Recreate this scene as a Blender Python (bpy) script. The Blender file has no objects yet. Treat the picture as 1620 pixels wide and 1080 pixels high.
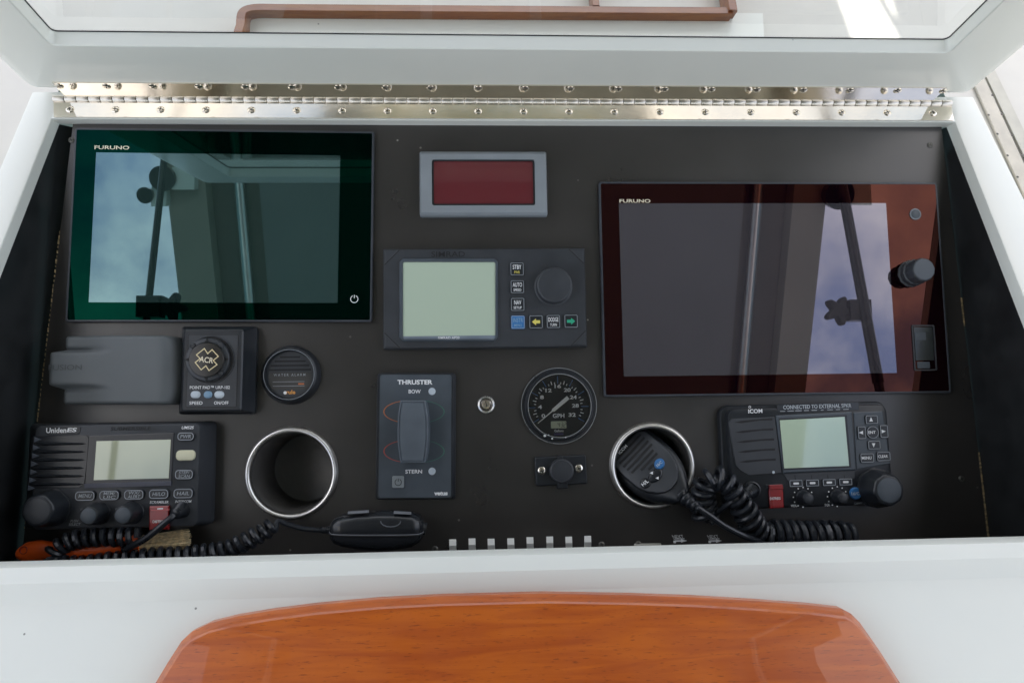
import bpy, math, random
from mathutils import Matrix, Vector
random.seed(7)
sc = bpy.context.scene
COL = sc.collection
R = math.radians
# ------------------------------------------------------------------ frames
# panel frame: u right, v up the panel, w out of the panel (metres).
# The panel leans about 20 degrees to the helmsman; the console rim is level.
TILT = R(20.5); TT = math.tan(TILT)
B = Matrix.Rotation(TILT, 4, 'X')
CR = Matrix(((0.99867044, -0.01581326, 0.04906413), (0.01099469, 0.99522667, 0.09696905), (-0.05036333, -0.09630068, 0.99407732)))
CAM = CR.transposed() @ Vector((0, 0, 0.84))
FPX = 1200.0
# ------------------------------------------------------------------ camera
cd = bpy.data.cameras.new('camera'); cam = bpy.data.objects.new('camera', cd); COL.objects.link(cam)
cd.sensor_width = 36; cd.lens = 36 * FPX / 1620; cd.clip_start = 0.02; cd.clip_end = 5000
cam.matrix_world = B @ (Matrix.Translation(CAM) @ CR.transposed().to_4x4())
sc.camera = cam
# ------------------------------------------------------------------ light
SUN_EL, SUN_AZ = R(62), R(12)          # azimuth from straight ahead towards the right
SKY_STRENGTH = 0.15; SUN_STRENGTH = 3.6; EXPOSURE = 1.30
W = bpy.data.worlds.new('World'); sc.world = W; W.use_nodes = True
nt = W.node_tree; nt.nodes.clear()
def wn(t, **k):
    n = nt.nodes.new(t)
    for a, b in k.items(): setattr(n, a, b)
    return n
sky = wn('ShaderNodeTexSky', sky_type='NISHITA', sun_disc=False, sun_elevation=SUN_EL, sun_rotation=SUN_AZ)
sky.air_density = 1.0; sky.dust_density = 3.0; sky.ozone_density = 1.0
geo = wn('ShaderNodeTexCoord'); sep = wn('ShaderNodeSeparateXYZ'); nt.links.new(geo.outputs['Generated'], sep.inputs[0])
mx = wn('ShaderNodeMath', operation='MAXIMUM'); mx.inputs[1].default_value = 0.12; nt.links.new(sep.outputs['Z'], mx.inputs[0])
dv = wn('ShaderNodeVectorMath', operation='DIVIDE')
cmb = wn('ShaderNodeCombineXYZ')
for i in range(3): nt.links.new(mx.outputs[0], cmb.inputs[i])
nt.links.new(geo.outputs['Generated'], dv.inputs[0]); nt.links.new(cmb.outputs[0], dv.inputs[1])
cn = wn('ShaderNodeTexNoise'); cn.inputs['Scale'].default_value = 2.6; cn.inputs['Detail'].default_value = 8; cn.inputs['Roughness'].default_value = 0.62
nt.links.new(dv.outputs[0], cn.inputs['Vector'])
cr = wn('ShaderNodeValToRGB'); cr.color_ramp.elements[0].position = 0.405; cr.color_ramp.elements[1].position = 0.66
nt.links.new(cn.outputs[0], cr.inputs[0])
mix = wn('ShaderNodeMix', data_type='RGBA'); nt.links.new(cr.outputs[0], mix.inputs['Factor'])
nt.links.new(sky.outputs[0], mix.inputs[6]); mix.inputs[7].default_value = (7.4, 7.1, 6.6, 1)
bg = wn('ShaderNodeBackground'); bg.inputs[1].default_value = SKY_STRENGTH
out = wn('ShaderNodeOutputWorld'); nt.links.new(mix.outputs[2], bg.inputs[0]); nt.links.new(bg.outputs[0], out.inputs[0])
sd = bpy.data.lights.new('sun', 'SUN'); sd.energy = SUN_STRENGTH; sd.angle = R(0.5); sd.color = (1, 0.95, 0.86)
sun = bpy.data.objects.new('sun', sd); COL.objects.link(sun)
SUND = Vector((math.sin(SUN_AZ) * math.cos(SUN_EL), math.cos(SUN_AZ) * math.cos(SUN_EL), math.sin(SUN_EL)))
sun.rotation_euler = SUND.to_track_quat('Z', 'Y').to_euler(); sun.location = (3, 6, 8)
vs = sc.view_settings; vs.view_transform = 'Standard'; vs.look = 'None'; vs.exposure = EXPOSURE; vs.gamma = 1; vs.use_curve_mapping = False

# ------------------------------------------------------------------ measuring
def ray(px, py): return CR.transposed() @ Vector(((px - 810) / FPX, (540 - py) / FPX, -1))
def hit(px, py, p, n):
    d = ray(px, py); n = Vector(n); p = Vector(p)
    return CAM + d * (((p - CAM) @ n if False else (p - CAM).dot(n)) / d.dot(n))
def q(px, py, w=0.0): return hit(px, py, (0, 0, w), (0, 0, 1))
VT = q(810, 200).y; W0 = 0.016
def rimw(v, o=0.0): return W0 + TT * (VT - v) + o
def qr(px, py, o=0.0): return hit(px, py, (0, VT, W0 + o), (0, TT, 1))
S = 0.0007                                # metres per reference unit on the panel

# ------------------------------------------------------------------ materials
MATS = {}
def mat(name, color, rough=0.5, metal=0.0, spec=0.5, coat=0.0, var=0.12, vscale=40.0, bump=0.0, bscale=400.0, coat_rough=0.05):
    if name in MATS: return MATS[name]
    m = bpy.data.materials.new(name); m.use_nodes = True; n = m.node_tree.nodes; l = m.node_tree.links
    b = n['Principled BSDF']; b.inputs['Roughness'].default_value = rough; b.inputs['Metallic'].default_value = metal
    b.inputs['Specular IOR Level'].default_value = spec; b.inputs['Coat Weight'].default_value = coat; b.inputs['Coat Roughness'].default_value = coat_rough
    tc = n.new('ShaderNodeTexCoord')
    no = n.new('ShaderNodeTexNoise'); no.inputs['Scale'].default_value = vscale; no.inputs['Detail'].default_value = 5
    l.new(tc.outputs['Object'], no.inputs['Vector'])
    mr = n.new('ShaderNodeMapRange'); mr.inputs['From Min'].default_value = 0.3; mr.inputs['From Max'].default_value = 0.7
    mr.inputs['To Min'].default_value = 1 - var; mr.inputs['To Max'].default_value = 1 + var
    l.new(no.outputs[0], mr.inputs[0])
    vm = n.new('ShaderNodeVectorMath'); vm.operation = 'SCALE'; vm.inputs[0].default_value = color[:3]
    l.new(mr.outputs[0], vm.inputs['Scale']); l.new(vm.outputs[0], b.inputs['Base Color'])
    mr2 = n.new('ShaderNodeMapRange'); mr2.inputs['From Min'].default_value = 0.3; mr2.inputs['From Max'].default_value = 0.7
    mr2.inputs['To Min'].default_value = rough * 0.85; mr2.inputs['To Max'].default_value = min(1, rough * 1.15)
    l.new(no.outputs[0], mr2.inputs[0]); l.new(mr2.outputs[0], b.inputs['Roughness'])
    if bump:
        n2 = n.new('ShaderNodeTexNoise'); n2.inputs['Scale'].default_value = bscale; n2.inputs['Detail'].default_value = 3
        l.new(tc.outputs['Object'], n2.inputs['Vector'])
        bp = n.new('ShaderNodeBump'); bp.inputs['Strength'].default_value = bump; bp.inputs['Distance'].default_value = 0.001
        l.new(n2.outputs[0], bp.inputs['Height']); l.new(bp.outputs[0], b.inputs['Normal'])
    MATS[name] = m; return m
def nodes_of(m): return m.node_tree.nodes, m.node_tree.links, m.node_tree.nodes['Principled BSDF']

GEL = mat('white_gelcoat', (0.785, 0.795, 0.745), 0.36, coat=0.15, var=0.025, vscale=5, bump=0.04, bscale=60)
def specks(m, scale, rad, col):
    n, l, b = nodes_of(m); old = b.inputs['Base Color'].links[0].from_socket
    tc = [x for x in n if x.type == 'TEX_COORD'][0]
    vo = n.new('ShaderNodeTexVoronoi'); vo.inputs['Scale'].default_value = scale; l.new(tc.outputs['Object'], vo.inputs['Vector'])
    sx = n.new('ShaderNodeSeparateColor'); l.new(vo.outputs['Color'], sx.inputs[0])
    rr = n.new('ShaderNodeMath'); rr.operation = 'MULTIPLY'; rr.inputs[1].default_value = rad; l.new(sx.outputs[2], rr.inputs[0])
    lt = n.new('ShaderNodeMath'); lt.operation = 'LESS_THAN'; l.new(vo.outputs['Distance'], lt.inputs[0]); l.new(rr.outputs[0], lt.inputs[1])
    gt = n.new('ShaderNodeMath'); gt.operation = 'GREATER_THAN'; gt.inputs[1].default_value = 0.5; l.new(sx.outputs[0], gt.inputs[0])
    mu = n.new('ShaderNodeMath'); mu.operation = 'MULTIPLY'; l.new(lt.outputs[0], mu.inputs[0]); l.new(gt.outputs[0], mu.inputs[1])
    m2 = n.new('ShaderNodeMath'); m2.operation = 'MULTIPLY'; m2.inputs[1].default_value = 0.75; l.new(mu.outputs[0], m2.inputs[0])
    mx = n.new('ShaderNodeMix'); mx.data_type = 'RGBA'; l.new(m2.outputs[0], mx.inputs['Factor']); l.new(old, mx.inputs[6]); mx.inputs[7].default_value = (*col, 1)
    l.new(mx.outputs[2], b.inputs['Base Color'])
specks(GEL, 26, 0.035, (0.12, 0.12, 0.11))
GEL2 = mat('aged_gelcoat', (0.66, 0.64, 0.59), 0.45, var=0.05, vscale=14, bump=0.06, bscale=90)
BEIGE = mat('beige_liner', (0.36, 0.32, 0.265), 0.6, var=0.05, vscale=6)
LINER = mat('grey_liner', (0.20, 0.205, 0.205), 0.7, var=0.05, vscale=6)
DARKL = mat('dark_recess', (0.12, 0.11, 0.095), 0.7)
WALLB = mat('black_lining', (0.010, 0.011, 0.012), 0.55, var=0.3, vscale=30)
PLAS = mat('black_plastic', (0.019, 0.022, 0.027), 0.34, bump=0.06, bscale=2500)
PLAS2 = mat('charcoal_plastic', (0.041, 0.045, 0.052), 0.40, bump=0.07, bscale=2200)
PLAS3 = mat('slate_plastic', (0.068, 0.083, 0.100), 0.42, bump=0.06, bscale=2200)
GLOSSB = mat('gloss_black', (0.016, 0.018, 0.022), 0.24)
RUBBER = mat('cord_rubber', (0.019, 0.022, 0.028), 0.30, var=0.2)
COVER = mat('silicone_cover', (0.118, 0.131, 0.138), 0.52, var=0.04, bump=0.05, bscale=1500)
STEEL = mat('polished_steel', (0.84, 0.78, 0.69), 0.09, 1.0, var=0.05, vscale=25, bump=0.06, bscale=35)
STEELR = mat('ring_steel', (0.92, 0.89, 0.85), 0.34, 1.0, var=0.05)
DARKM = mat('screw_slot', (0.02, 0.02, 0.02), 0.6)
ALU = mat('grey_anodised', (0.30, 0.33, 0.36), 0.45, 0.3, var=0.04)
EDGE = mat('monitor_edge', (0.055, 0.062, 0.075), 0.35)
WHITEP = mat('white_print', (0.86, 0.87, 0.88), 0.6, var=0.08, vscale=900)
CREAMP = mat('cream_print', (0.80, 0.72, 0.55), 0.5)
GREYP = mat('grey_print', (0.30, 0.32, 0.34), 0.6)
DARKP = mat('dark_print', (0.008, 0.008, 0.009), 0.6)
OUTL = mat('button_outline', (0.33, 0.36, 0.39), 0.5)
REDP = mat('red_print', (0.50, 0.085, 0.065), 0.6); ORGP = mat('orange_print', (0.52, 0.17, 0.065), 0.6); GRNP = mat('green_print', (0.07, 0.19, 0.14), 0.6)
BLUEP = mat('blue_print', (0.07, 0.20, 0.46), 0.6)
BLUEB = mat('blue_button', (0.035, 0.17, 0.42), 0.4)
LEDW = mat('pale_lamp', (0.55, 0.62, 0.68), 0.35); LEDB = mat('blue_lamp', (0.22, 0.36, 0.50), 0.35)
YELB = mat('pale_yellow_button', (0.72, 0.70, 0.50), 0.45)
YELP = mat('yellow_print', (0.75, 0.66, 0.14), 0.6); GREENP = mat('arrow_green', (0.03, 0.42, 0.24), 0.6)
REDC = mat('red_cover', (0.27, 0.008, 0.010), 0.28, coat=0.5)
ORANGE = mat('orange_handle', (0.85, 0.115, 0.010), 0.40, var=0.08)
BRIST = mat('bristle', (0.78, 0.64, 0.40), 0.8, var=0.35, vscale=260)
PADDLE = mat('switch_white', (0.90, 0.90, 0.86), 0.5, var=0.04)
CAULK = mat('old_sealant', (0.34, 0.25, 0.13), 0.8, var=0.4, vscale=300)
TEALW = mat('water_teal', (0.02, 0.07, 0.08), 0.12, bump=0.5, bscale=1.2)
SOLE = mat('teak_sole', (0.50, 0.38, 0.25), 0.6, var=0.25, vscale=20)
GASKET = mat('black_gasket', (0.012, 0.013, 0.015), 0.7)
SMOKE = mat('smoked_acrylic', (0.03, 0.035, 0.035), 0.15)

def panel_material():
    m = mat('black_panel', (0.0320, 0.0285, 0.0262), 0.31, spec=0.85, var=0.22, vscale=9, bump=0.05, bscale=1800)
    n, l, b = nodes_of(m)
    old = b.inputs['Base Color'].links[0].from_socket
    tc = [x for x in n if x.type == 'TEX_COORD'][0]
    vo = n.new('ShaderNodeTexVoronoi'); vo.inputs['Scale'].default_value = 34; l.new(tc.outputs['Object'], vo.inputs['Vector'])
    cp = n.new('ShaderNodeMath'); cp.operation = 'LESS_THAN'; cp.inputs[1].default_value = 0.042; l.new(vo.outputs['Distance'], cp.inputs[0])
    sx = n.new('ShaderNodeSeparateColor'); l.new(vo.outputs['Color'], sx.inputs[0])
    pw = n.new('ShaderNodeMath'); pw.operation = 'GREATER_THAN'; pw.inputs[1].default_value = 0.45; l.new(sx.outputs[0], pw.inputs[0])
    mu = n.new('ShaderNodeMath'); mu.operation = 'MULTIPLY'; l.new(cp.outputs[0], mu.inputs[0]); l.new(pw.outputs[0], mu.inputs[1])
    mu2 = n.new('ShaderNodeMath'); mu2.operation = 'MULTIPLY'; l.new(mu.outputs[0], mu2.inputs[0]); l.new(sx.outputs[1], mu2.inputs[1])
    mx = n.new('ShaderNodeMix'); mx.data_type = 'RGBA'; l.new(mu2.outputs[0], mx.inputs['Factor']); l.new(old, mx.inputs[6]); mx.inputs[7].default_value = (0.42, 0.40, 0.36, 1)
    l.new(mx.outputs[2], b.inputs['Base Color']); return m
PANELM = panel_material()

def wood_material(name, c1, c2, c3, sx, coat):
    m = mat(name, c1, 0.35, coat=coat, coat_rough=0.012); n, l, b = nodes_of(m)
    tc = [x for x in n if x.type == 'TEX_COORD'][0]
    mp = n.new('ShaderNodeMapping'); mp.inputs['Scale'].default_value = (sx, 95, 95); l.new(tc.outputs['Object'], mp.inputs[0])
    wv = n.new('ShaderNodeTexNoise'); wv.inputs['Scale'].default_value = 1.0; wv.inputs['Detail'].default_value = 10; wv.inputs['Distortion'].default_value = 1.2; l.new(mp.outputs[0], wv.inputs['Vector'])
    rp = n.new('ShaderNodeValToRGB'); rp.color_ramp.elements[0].position = 0.32; rp.color_ramp.elements[0].color = (*c2, 1); rp.color_ramp.elements[1].position = 0.62; rp.color_ramp.elements[1].color = (*c1, 1)
    l.new(wv.outputs[0], rp.inputs[0])
    mp2 = n.new('ShaderNodeMapping'); mp2.inputs['Scale'].default_value = (sx * 16, 800, 800); l.new(tc.outputs['Object'], mp2.inputs[0])
    fl = n.new('ShaderNodeTexNoise'); fl.inputs['Scale'].default_value = 1.0; fl.inputs['Detail'].default_value = 3; l.new(mp2.outputs[0], fl.inputs['Vector'])
    r2 = n.new('ShaderNodeValToRGB'); r2.color_ramp.elements[0].position = 0.60; r2.color_ramp.elements[0].color = (0, 0, 0, 1); r2.color_ramp.elements[1].position = 0.72; r2.color_ramp.elements[1].color = (1, 1, 1, 1)
    l.new(fl.outputs[0], r2.inputs[0])
    mm = n.new('ShaderNodeMath'); mm.operation = 'MULTIPLY'; mm.inputs[1].default_value = 0.6; l.new(r2.outputs[0], mm.inputs[0])
    mx = n.new('ShaderNodeMix'); mx.data_type = 'RGBA'; l.new(mm.outputs[0], mx.inputs['Factor']); l.new(rp.outputs[0], mx.inputs[6]); mx.inputs[7].default_value = (*c3, 1)
    l.new(mx.outputs[2], b.inputs['Base Color']); return m
VARN = wood_material('varnished_mahogany', (0.50, 0.108, 0.006), (0.37, 0.064, 0.004), (0.12, 0.016, 0.003), 8, 0.5)
TEAK = wood_material('teak_trim', (0.26, 0.092, 0.026), (0.19, 0.055, 0.017), (0.14, 0.04, 0.014), 14, 0.5)

def film(name, tint, refl, under, rough=0.015, urough=0.5):
    """coated display glass: a tinted mirror film over a dark body"""
    m = bpy.data.materials.new(name); m.use_nodes = True; n = m.node_tree.nodes; l = m.node_tree.links; n.clear()
    d = n.new('ShaderNodeBsdfDiffuse'); d.inputs[0].default_value = (*under, 1)
    g = n.new('ShaderNodeBsdfGlossy'); g.inputs['Roughness'].default_value = rough
    tc = n.new('ShaderNodeTexCoord'); no = n.new('ShaderNodeTexNoise'); no.inputs['Scale'].default_value = 9; no.inputs['Detail'].default_value = 4; l.new(tc.outputs['Object'], no.inputs['Vector'])
    mr = n.new('ShaderNodeMapRange'); mr.inputs['From Min'].default_value = 0.3; mr.inputs['From Max'].default_value = 0.7; mr.inputs['To Min'].default_value = 0.92; mr.inputs['To Max'].default_value = 1.06; l.new(no.outputs[0], mr.inputs[0])
    vm = n.new('ShaderNodeVectorMath'); vm.operation = 'SCALE'; vm.inputs[0].default_value = tint; l.new(mr.outputs[0], vm.inputs['Scale']); l.new(vm.outputs[0], g.inputs[0])
    mx = n.new('ShaderNodeMixShader'); mx.inputs[0].default_value = refl; l.new(d.outputs[0], mx.inputs[1]); l.new(g.outputs[0], mx.inputs[2])
    o = n.new('ShaderNodeOutputMaterial'); l.new(mx.outputs[0], o.inputs[0]); return m
GLASS_G = film('green_coated_glass', (0.02, 0.60, 0.40), 0.027, (0.0002, 0.0015, 0.0013))
GLASS_R = film('red_coated_glass', (0.92, 0.34, 0.25), 0.062, (0.0020, 0.0003, 0.0022))
SCREEN_G = film('green_cast_screen', (0.50, 0.84, 0.95), 0.19, (0.014, 0.030, 0.025))
SCREEN_R = film('violet_cast_screen', (0.88, 0.84, 1.0), 0.16, (0.046, 0.042, 0.048))
LCD_S = film('pale_green_lcd', (1, 1, 1), 0.05, (0.50, 0.60, 0.47), 0.25)
LCD_I = film('bright_green_lcd', (0.95, 1, 1), 0.11, (0.54, 0.68, 0.51), 0.04)
LCD_U = film('olive_lcd', (0.95, 1, 1), 0.12, (0.46, 0.49, 0.33), 0.05)
LCD_Y = film('meter_lcd', (1, 1, 1), 0.04, (0.52, 0.56, 0.42), 0.2)
REDWIN = film('red_window', (1, 0.9, 0.9), 0.05, (0.135, 0.020, 0.026), 0.06)
DIALF = film('dial_face', (0.9, 0.9, 0.95), 0.05, (0.010, 0.010, 0.012), 0.2)
def thin_glass(name, refl, tint=(1, 1, 1)):
    m = bpy.data.materials.new(name); m.use_nodes = True; n = m.node_tree.nodes; l = m.node_tree.links; n.clear()
    t = n.new('ShaderNodeBsdfTransparent'); t.inputs[0].default_value = (*tint, 1); g = n.new('ShaderNodeBsdfGlossy'); g.inputs['Roughness'].default_value = 0.01
    f = n.new('ShaderNodeFresnel'); f.inputs[0].default_value = 1.45
    mu = n.new('ShaderNodeMath'); mu.operation = 'MULTIPLY'; mu.inputs[1].default_value = refl; l.new(f.outputs[0], mu.inputs[0])
    mx = n.new('ShaderNodeMixShader'); l.new(mu.outputs[0], mx.inputs[0]); l.new(t.outputs[0], mx.inputs[1]); l.new(g.outputs[0], mx.inputs[2])
    o = n.new('ShaderNodeOutputMaterial'); l.new(mx.outputs[0], o.inputs[0]); return m
PANE = thin_glass('lid_glass', 1.8, (0.93, 0.96, 0.95)); DOME = thin_glass('gauge_glass', 1.3)

# ------------------------------------------------------------------ geometry collector
ROT = 0.0
def rotp(x, y, cx, cy, a):
    c, s = math.cos(a), math.sin(a); return cx + x * c - y * s, cy + x * s + y * c
class RR:
    def __init__(s, cx, cy, w, h, r=0.001, rot=None, n=4): s.a = (cx, cy, w, h, r); s.rot = ROT if rot is None else rot; s.n = n
    def ring(s, i=0.0):
        cx, cy, w, h, r = s.a; w = max(w - 2 * i, 1e-5); h = max(h - 2 * i, 1e-5); r = min(max(r - i, 1e-5), w / 2, h / 2); p = []
        for k, (sx, sy) in enumerate(((1, 1), (-1, 1), (-1, -1), (1, -1))):
            for j in range(s.n + 1):
                t = math.pi / 2 * (k + j / s.n)
                p.append(rotp(sx * (w / 2 - r) + r * math.cos(t), sy * (h / 2 - r) + r * math.sin(t), cx, cy, s.rot))
        return p
class Circ:
    def __init__(s, cx, cy, r, n=40): s.a = (cx, cy, r, n)
    def ring(s, i=0.0):
        cx, cy, r, n = s.a; return [(cx + (r - i) * math.cos(2 * math.pi * k / n), cy + (r - i) * math.sin(2 * math.pi * k / n)) for k in range(n)]
class Poly:
    def __init__(s, pts):
        a = sum(pts[i - 1][0] * pts[i][1] - pts[i][0] * pts[i - 1][1] for i in range(len(pts)))
        s.p = [tuple(p[:2]) for p in (pts if a > 0 else pts[::-1])]
    def ring(s, i=0.0):
        if i == 0: return list(s.p)
        o = []; n = len(s.p)
        for k in range(n):
            a, b, c = (Vector(s.p[k - 1]), Vector(s.p[k]), Vector(s.p[(k + 1) % n]))
            d1 = (b - a).normalized(); d2 = (c - b).normalized(); n1 = Vector((-d1.y, d1.x)); n2 = Vector((-d2.y, d2.x))
            m = (n1 + n2); ln = m.length_squared; m = m * (2 / ln) if ln > 0.2 else n1
            o.append(tuple(b + m * i))
        return o
class G:
    def __init__(s): s.v = []; s.f = []; s.mi = []; s.cur = 0
    def add(s, vs, fs):
        o = len(s.v); s.v += [tuple(x) for x in vs]; s.f += [tuple(o + i for i in f) for f in fs]; s.mi += [s.cur] * len(fs); return s
    def loft(s, rings, bottom=False, top=True, closed=True):
        n = len(rings[0]); vs = [p for r in rings for p in r]; fs = []
        for k in range(len(rings) - 1):
            for j in range(n if closed else n - 1):
                a = k * n + j; b = k * n + (j + 1) % n; fs.append((a, b, b + n, a + n))
        if bottom: fs.append(tuple(range(n - 1, -1, -1)))
        if top: fs.append(tuple((len(rings) - 1) * n + j for j in range(n)))
        return s.add(vs, fs)
    def prism(s, sh, levels, bottom=False, top=True):
        return s.loft([[(x, y, w) for x, y in sh.ring(i)] for i, w in levels], bottom, top)
    def slab(s, sh, w0, w1, b=0.0005): return s.prism(sh, [(0, w0), (0, w1 - b), (b * 0.35, w1 - b * 0.35), (b, w1)])
    def frame(s, outer, inner, w0, w1, wd=None):
        """ring between two shapes of equal point count, with outer skirt and inner drop"""
        a, b = outer.ring(), inner.ring(); r = [[(x, y, w0) for x, y in a], [(x, y, w1) for x, y in a], [(x, y, w1) for x, y in b]]
        if wd is not None: r.append([(x, y, wd) for x, y in b])
        return s.loft(r, top=False)
    def lathe(s, cx, cy, prof, n=40, top=True, flute=0, fd=0.0):
        rs = []
        for r, w in prof:
            rs.append([(cx + (r * (1 - (fd if flute and (k * flute // n) % 2 else 0))) * math.cos(2 * math.pi * k / n), cy + (r * (1 - (fd if flute and (k * flute // n) % 2 else 0))) * math.sin(2 * math.pi * k / n), w) for k in range(n)])
        return s.loft(rs, top=top)
    def box(s, cx, cy, w, h, w0, w1, rot=None): return s.prism(RR(cx, cy, w, h, 1e-5, rot, 1), [(0, w0), (0, w1)], bottom=True)
    def hexa(s, p8): return s.add(p8, [(3, 2, 1, 0), (4, 5, 6, 7), (0, 1, 5, 4), (1, 2, 6, 5), (2, 3, 7, 6), (3, 0, 4, 7)])
    def quad(s, *p): return s.add(p, [(0, 1, 2, 3)])
    def tube(s, path, r, n=8, caps=True):
        path = [Vector(p) for p in path]; rs = []; up = None
        for i, p in enumerate(path):
            t = (path[min(i + 1, len(path) - 1)] - path[max(i - 1, 0)]).normalized()
            if up is None: up = t.orthogonal().normalized()
            up = (up - t * up.dot(t)).normalized(); sd = t.cross(up)
            rr = r(i / (len(path) - 1)) if callable(r) else r
            rs.append([p + (up * math.cos(2 * math.pi * k / n) + sd * math.sin(2 * math.pi * k / n)) * rr for k in range(n)])
        return s.loft(rs, caps, caps)
    def build(s, name, m, parent, ang=24, label=None):
        me = bpy.data.meshes.new(name)
        inv = parent['_m'].inverted() if isinstance(parent, dict) else Matrix.Identity(4)
        me.from_pydata([inv @ Vector(v) for v in s.v], [], s.f)
        for mm in (m if isinstance(m, (list, tuple)) else [m]): me.materials.append(mm)
        if isinstance(m, (list, tuple)):
            for p, i in zip(me.polygons, s.mi): p.material_index = i
        for p in me.polygons: p.use_smooth = True
        me.update(); me.set_sharp_from_angle(angle=R(ang))
        o = bpy.data.objects.new(name, me); COL.objects.link(o)
        if isinstance(parent, dict): o.parent = parent['o']
        if label: o['label'] = label
        return dict(o=o, _m=parent['_m'] if isinstance(parent, dict) else Matrix.Identity(4))
def thing(name, label, cat, org=(0, 0, 0), rot=0.0, group=None, kind=None):
    o = bpy.data.objects.new(name, None); COL.objects.link(o); o.empty_display_size = 0.02
    m = Matrix.Translation(Vector(org)) @ Matrix.Rotation(rot, 4, 'Z'); o.matrix_world = B @ m
    if kind: o['kind'] = kind
    o['label'] = label; o['category'] = cat
    if group: o['group'] = group
    return dict(o=o, _m=m)
def solo(g, name, m, label, cat, org, group=None, ang=35):
    """a thing that is one mesh"""
    t = dict(o=None, _m=Matrix.Translation(Vector(org))); d = dict(o=None, _m=t['_m'])
    r = g.build(name, m, d, ang); r['o'].matrix_world = B @ t['_m']; r['o']['label'] = label; r['o']['category'] = cat
    if group: r['o']['group'] = group
    return r
def struct(g, name, m, ang=35):
    r = g.build(name, m, dict(o=None, _m=Matrix.Identity(4)), ang); r['o'].matrix_world = B; r['o']['kind'] = 'structure'; return r
def rect(c4, w):
    """centre, size and turn of a rectangle from four measured corners TL TR BR BL at height w"""
    a, b, c, d = [q(x, y, w) for x, y in c4]; ctr = (a + b + c + d) / 4
    e = (b - a) + (c - d); wd = e.length / 2; ht = ((a - d) + (b - c)).length / 2
    return ctr.x, ctr.y, wd, ht, math.atan2(e.y, e.x)
def bb(x0, y0, x1, y1, w):
    a, b, c, d = q(x0, y0, w), q(x1, y0, w), q(x1, y1, w), q(x0, y1, w); k = (a + b + c + d) / 4
    return k.x, k.y, ((b - a).length + (c - d).length) / 2, ((a - d).length + (b - c).length) / 2
def pk(w): return (CAM.z - w) / 1200 * 1.0    # metres per pixel near height w
# text
TC = {}
def text_geo(txt, bold):
    if (txt, bold) in TC: return TC[(txt, bold)]
    c = bpy.data.curves.new('t', 'FONT'); c.body = txt; c.size = 1; c.align_x = 'CENTER'; c.offset = bold; c.resolution_u = 3
    o = bpy.data.objects.new('t', c); COL.objects.link(o); bpy.context.view_layer.update()
    me = bpy.data.meshes.new_from_object(o.evaluated_get(bpy.context.evaluated_depsgraph_get()))
    vs = [v.co.copy() for v in me.vertices]; fs = [tuple(p.vertices) for p in me.polygons]
    bpy.data.objects.remove(o); bpy.data.curves.remove(c); bpy.data.meshes.remove(me)
    TC[(txt, bold)] = (vs, fs); return vs, fs
def text(txt, px, py, wpx, hpx, w, m, parent, bold=0.0, shear=0.0, name='lettering', rot=None):
    vs, fs = text_geo(txt, bold); c = q(px, py, w); k = pk(w); a = ROT if rot is None else rot
    x0, x1 = min(v.x for v in vs), max(v.x for v in vs); y0, y1 = min(v.y for v in vs), max(v.y for v in vs)
    sx = wpx * k / (x1 - x0); sy = hpx * k / (y1 - y0); o = []
    for v in vs:
        y = (v.y - (y0 + y1) / 2) * sy; x = (v.x - (x0 + x1) / 2) * sx + shear * y
        X, Y = rotp(x, y, c.x, c.y, a); o.append((X, Y, w))
    g = G(); g.add(o, fs); return g.build(name, m, parent)
def bez(pts, n=12):
    pts = [Vector(p) for p in pts]; o = []
    for i in range(len(pts) - 1):
        p0, p1, p2, p3 = pts[max(i - 1, 0)], pts[i], pts[i + 1], pts[min(i + 2, len(pts) - 1)]
        for k in range(n):
            t = k / n; o.append(0.5 * ((2 * p1) + (p2 - p0) * t + (2 * p0 - 5 * p1 + 4 * p2 - p3) * t * t + (3 * p1 - p0 - 3 * p2 + p3) * t ** 3))
    o.append(pts[-1]); return o
def resample(path, n):
    L = [0]
    for a, b in zip(path, path[1:]): L.append(L[-1] + (b - a).length)
    o = []; j = 0
    for k in range(n + 1):
        t = L[-1] * k / n
        while j < len(L) - 2 and L[j + 1] < t: j += 1
        o.append(path[j].lerp(path[j + 1], (t - L[j]) / max(L[j + 1] - L[j], 1e-9)))
    return o, L[-1]
def coil_path(pts, rad, pitch, jit=0.0, per=14, ph=0.0):
    base, ln = resample(bez(pts), 400); turns = ln / pitch; N = int(turns * per); p, _ = resample(base, N); o = []; up = None
    for i, c in enumerate(p):
        t = (p[min(i + 1, N)] - p[max(i - 1, 0)]).normalized()
        if up is None: up = (Vector((0, 0, 1)) - t * t.z).normalized()
        up = (up - t * up.dot(t)).normalized(); sd = t.cross(up); a = 2 * math.pi * i / per + ph
        rr = (rad(i / N) if callable(rad) else rad) * (1 + jit * math.sin(i * 0.21 + ph) * 0.5 + jit * math.sin(i * 0.083))
        o.append(c + (up * math.cos(a) + sd * math.sin(a)) * rr)
    return o
PW = lambda px, py, w: tuple(q(px, py, w))

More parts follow.
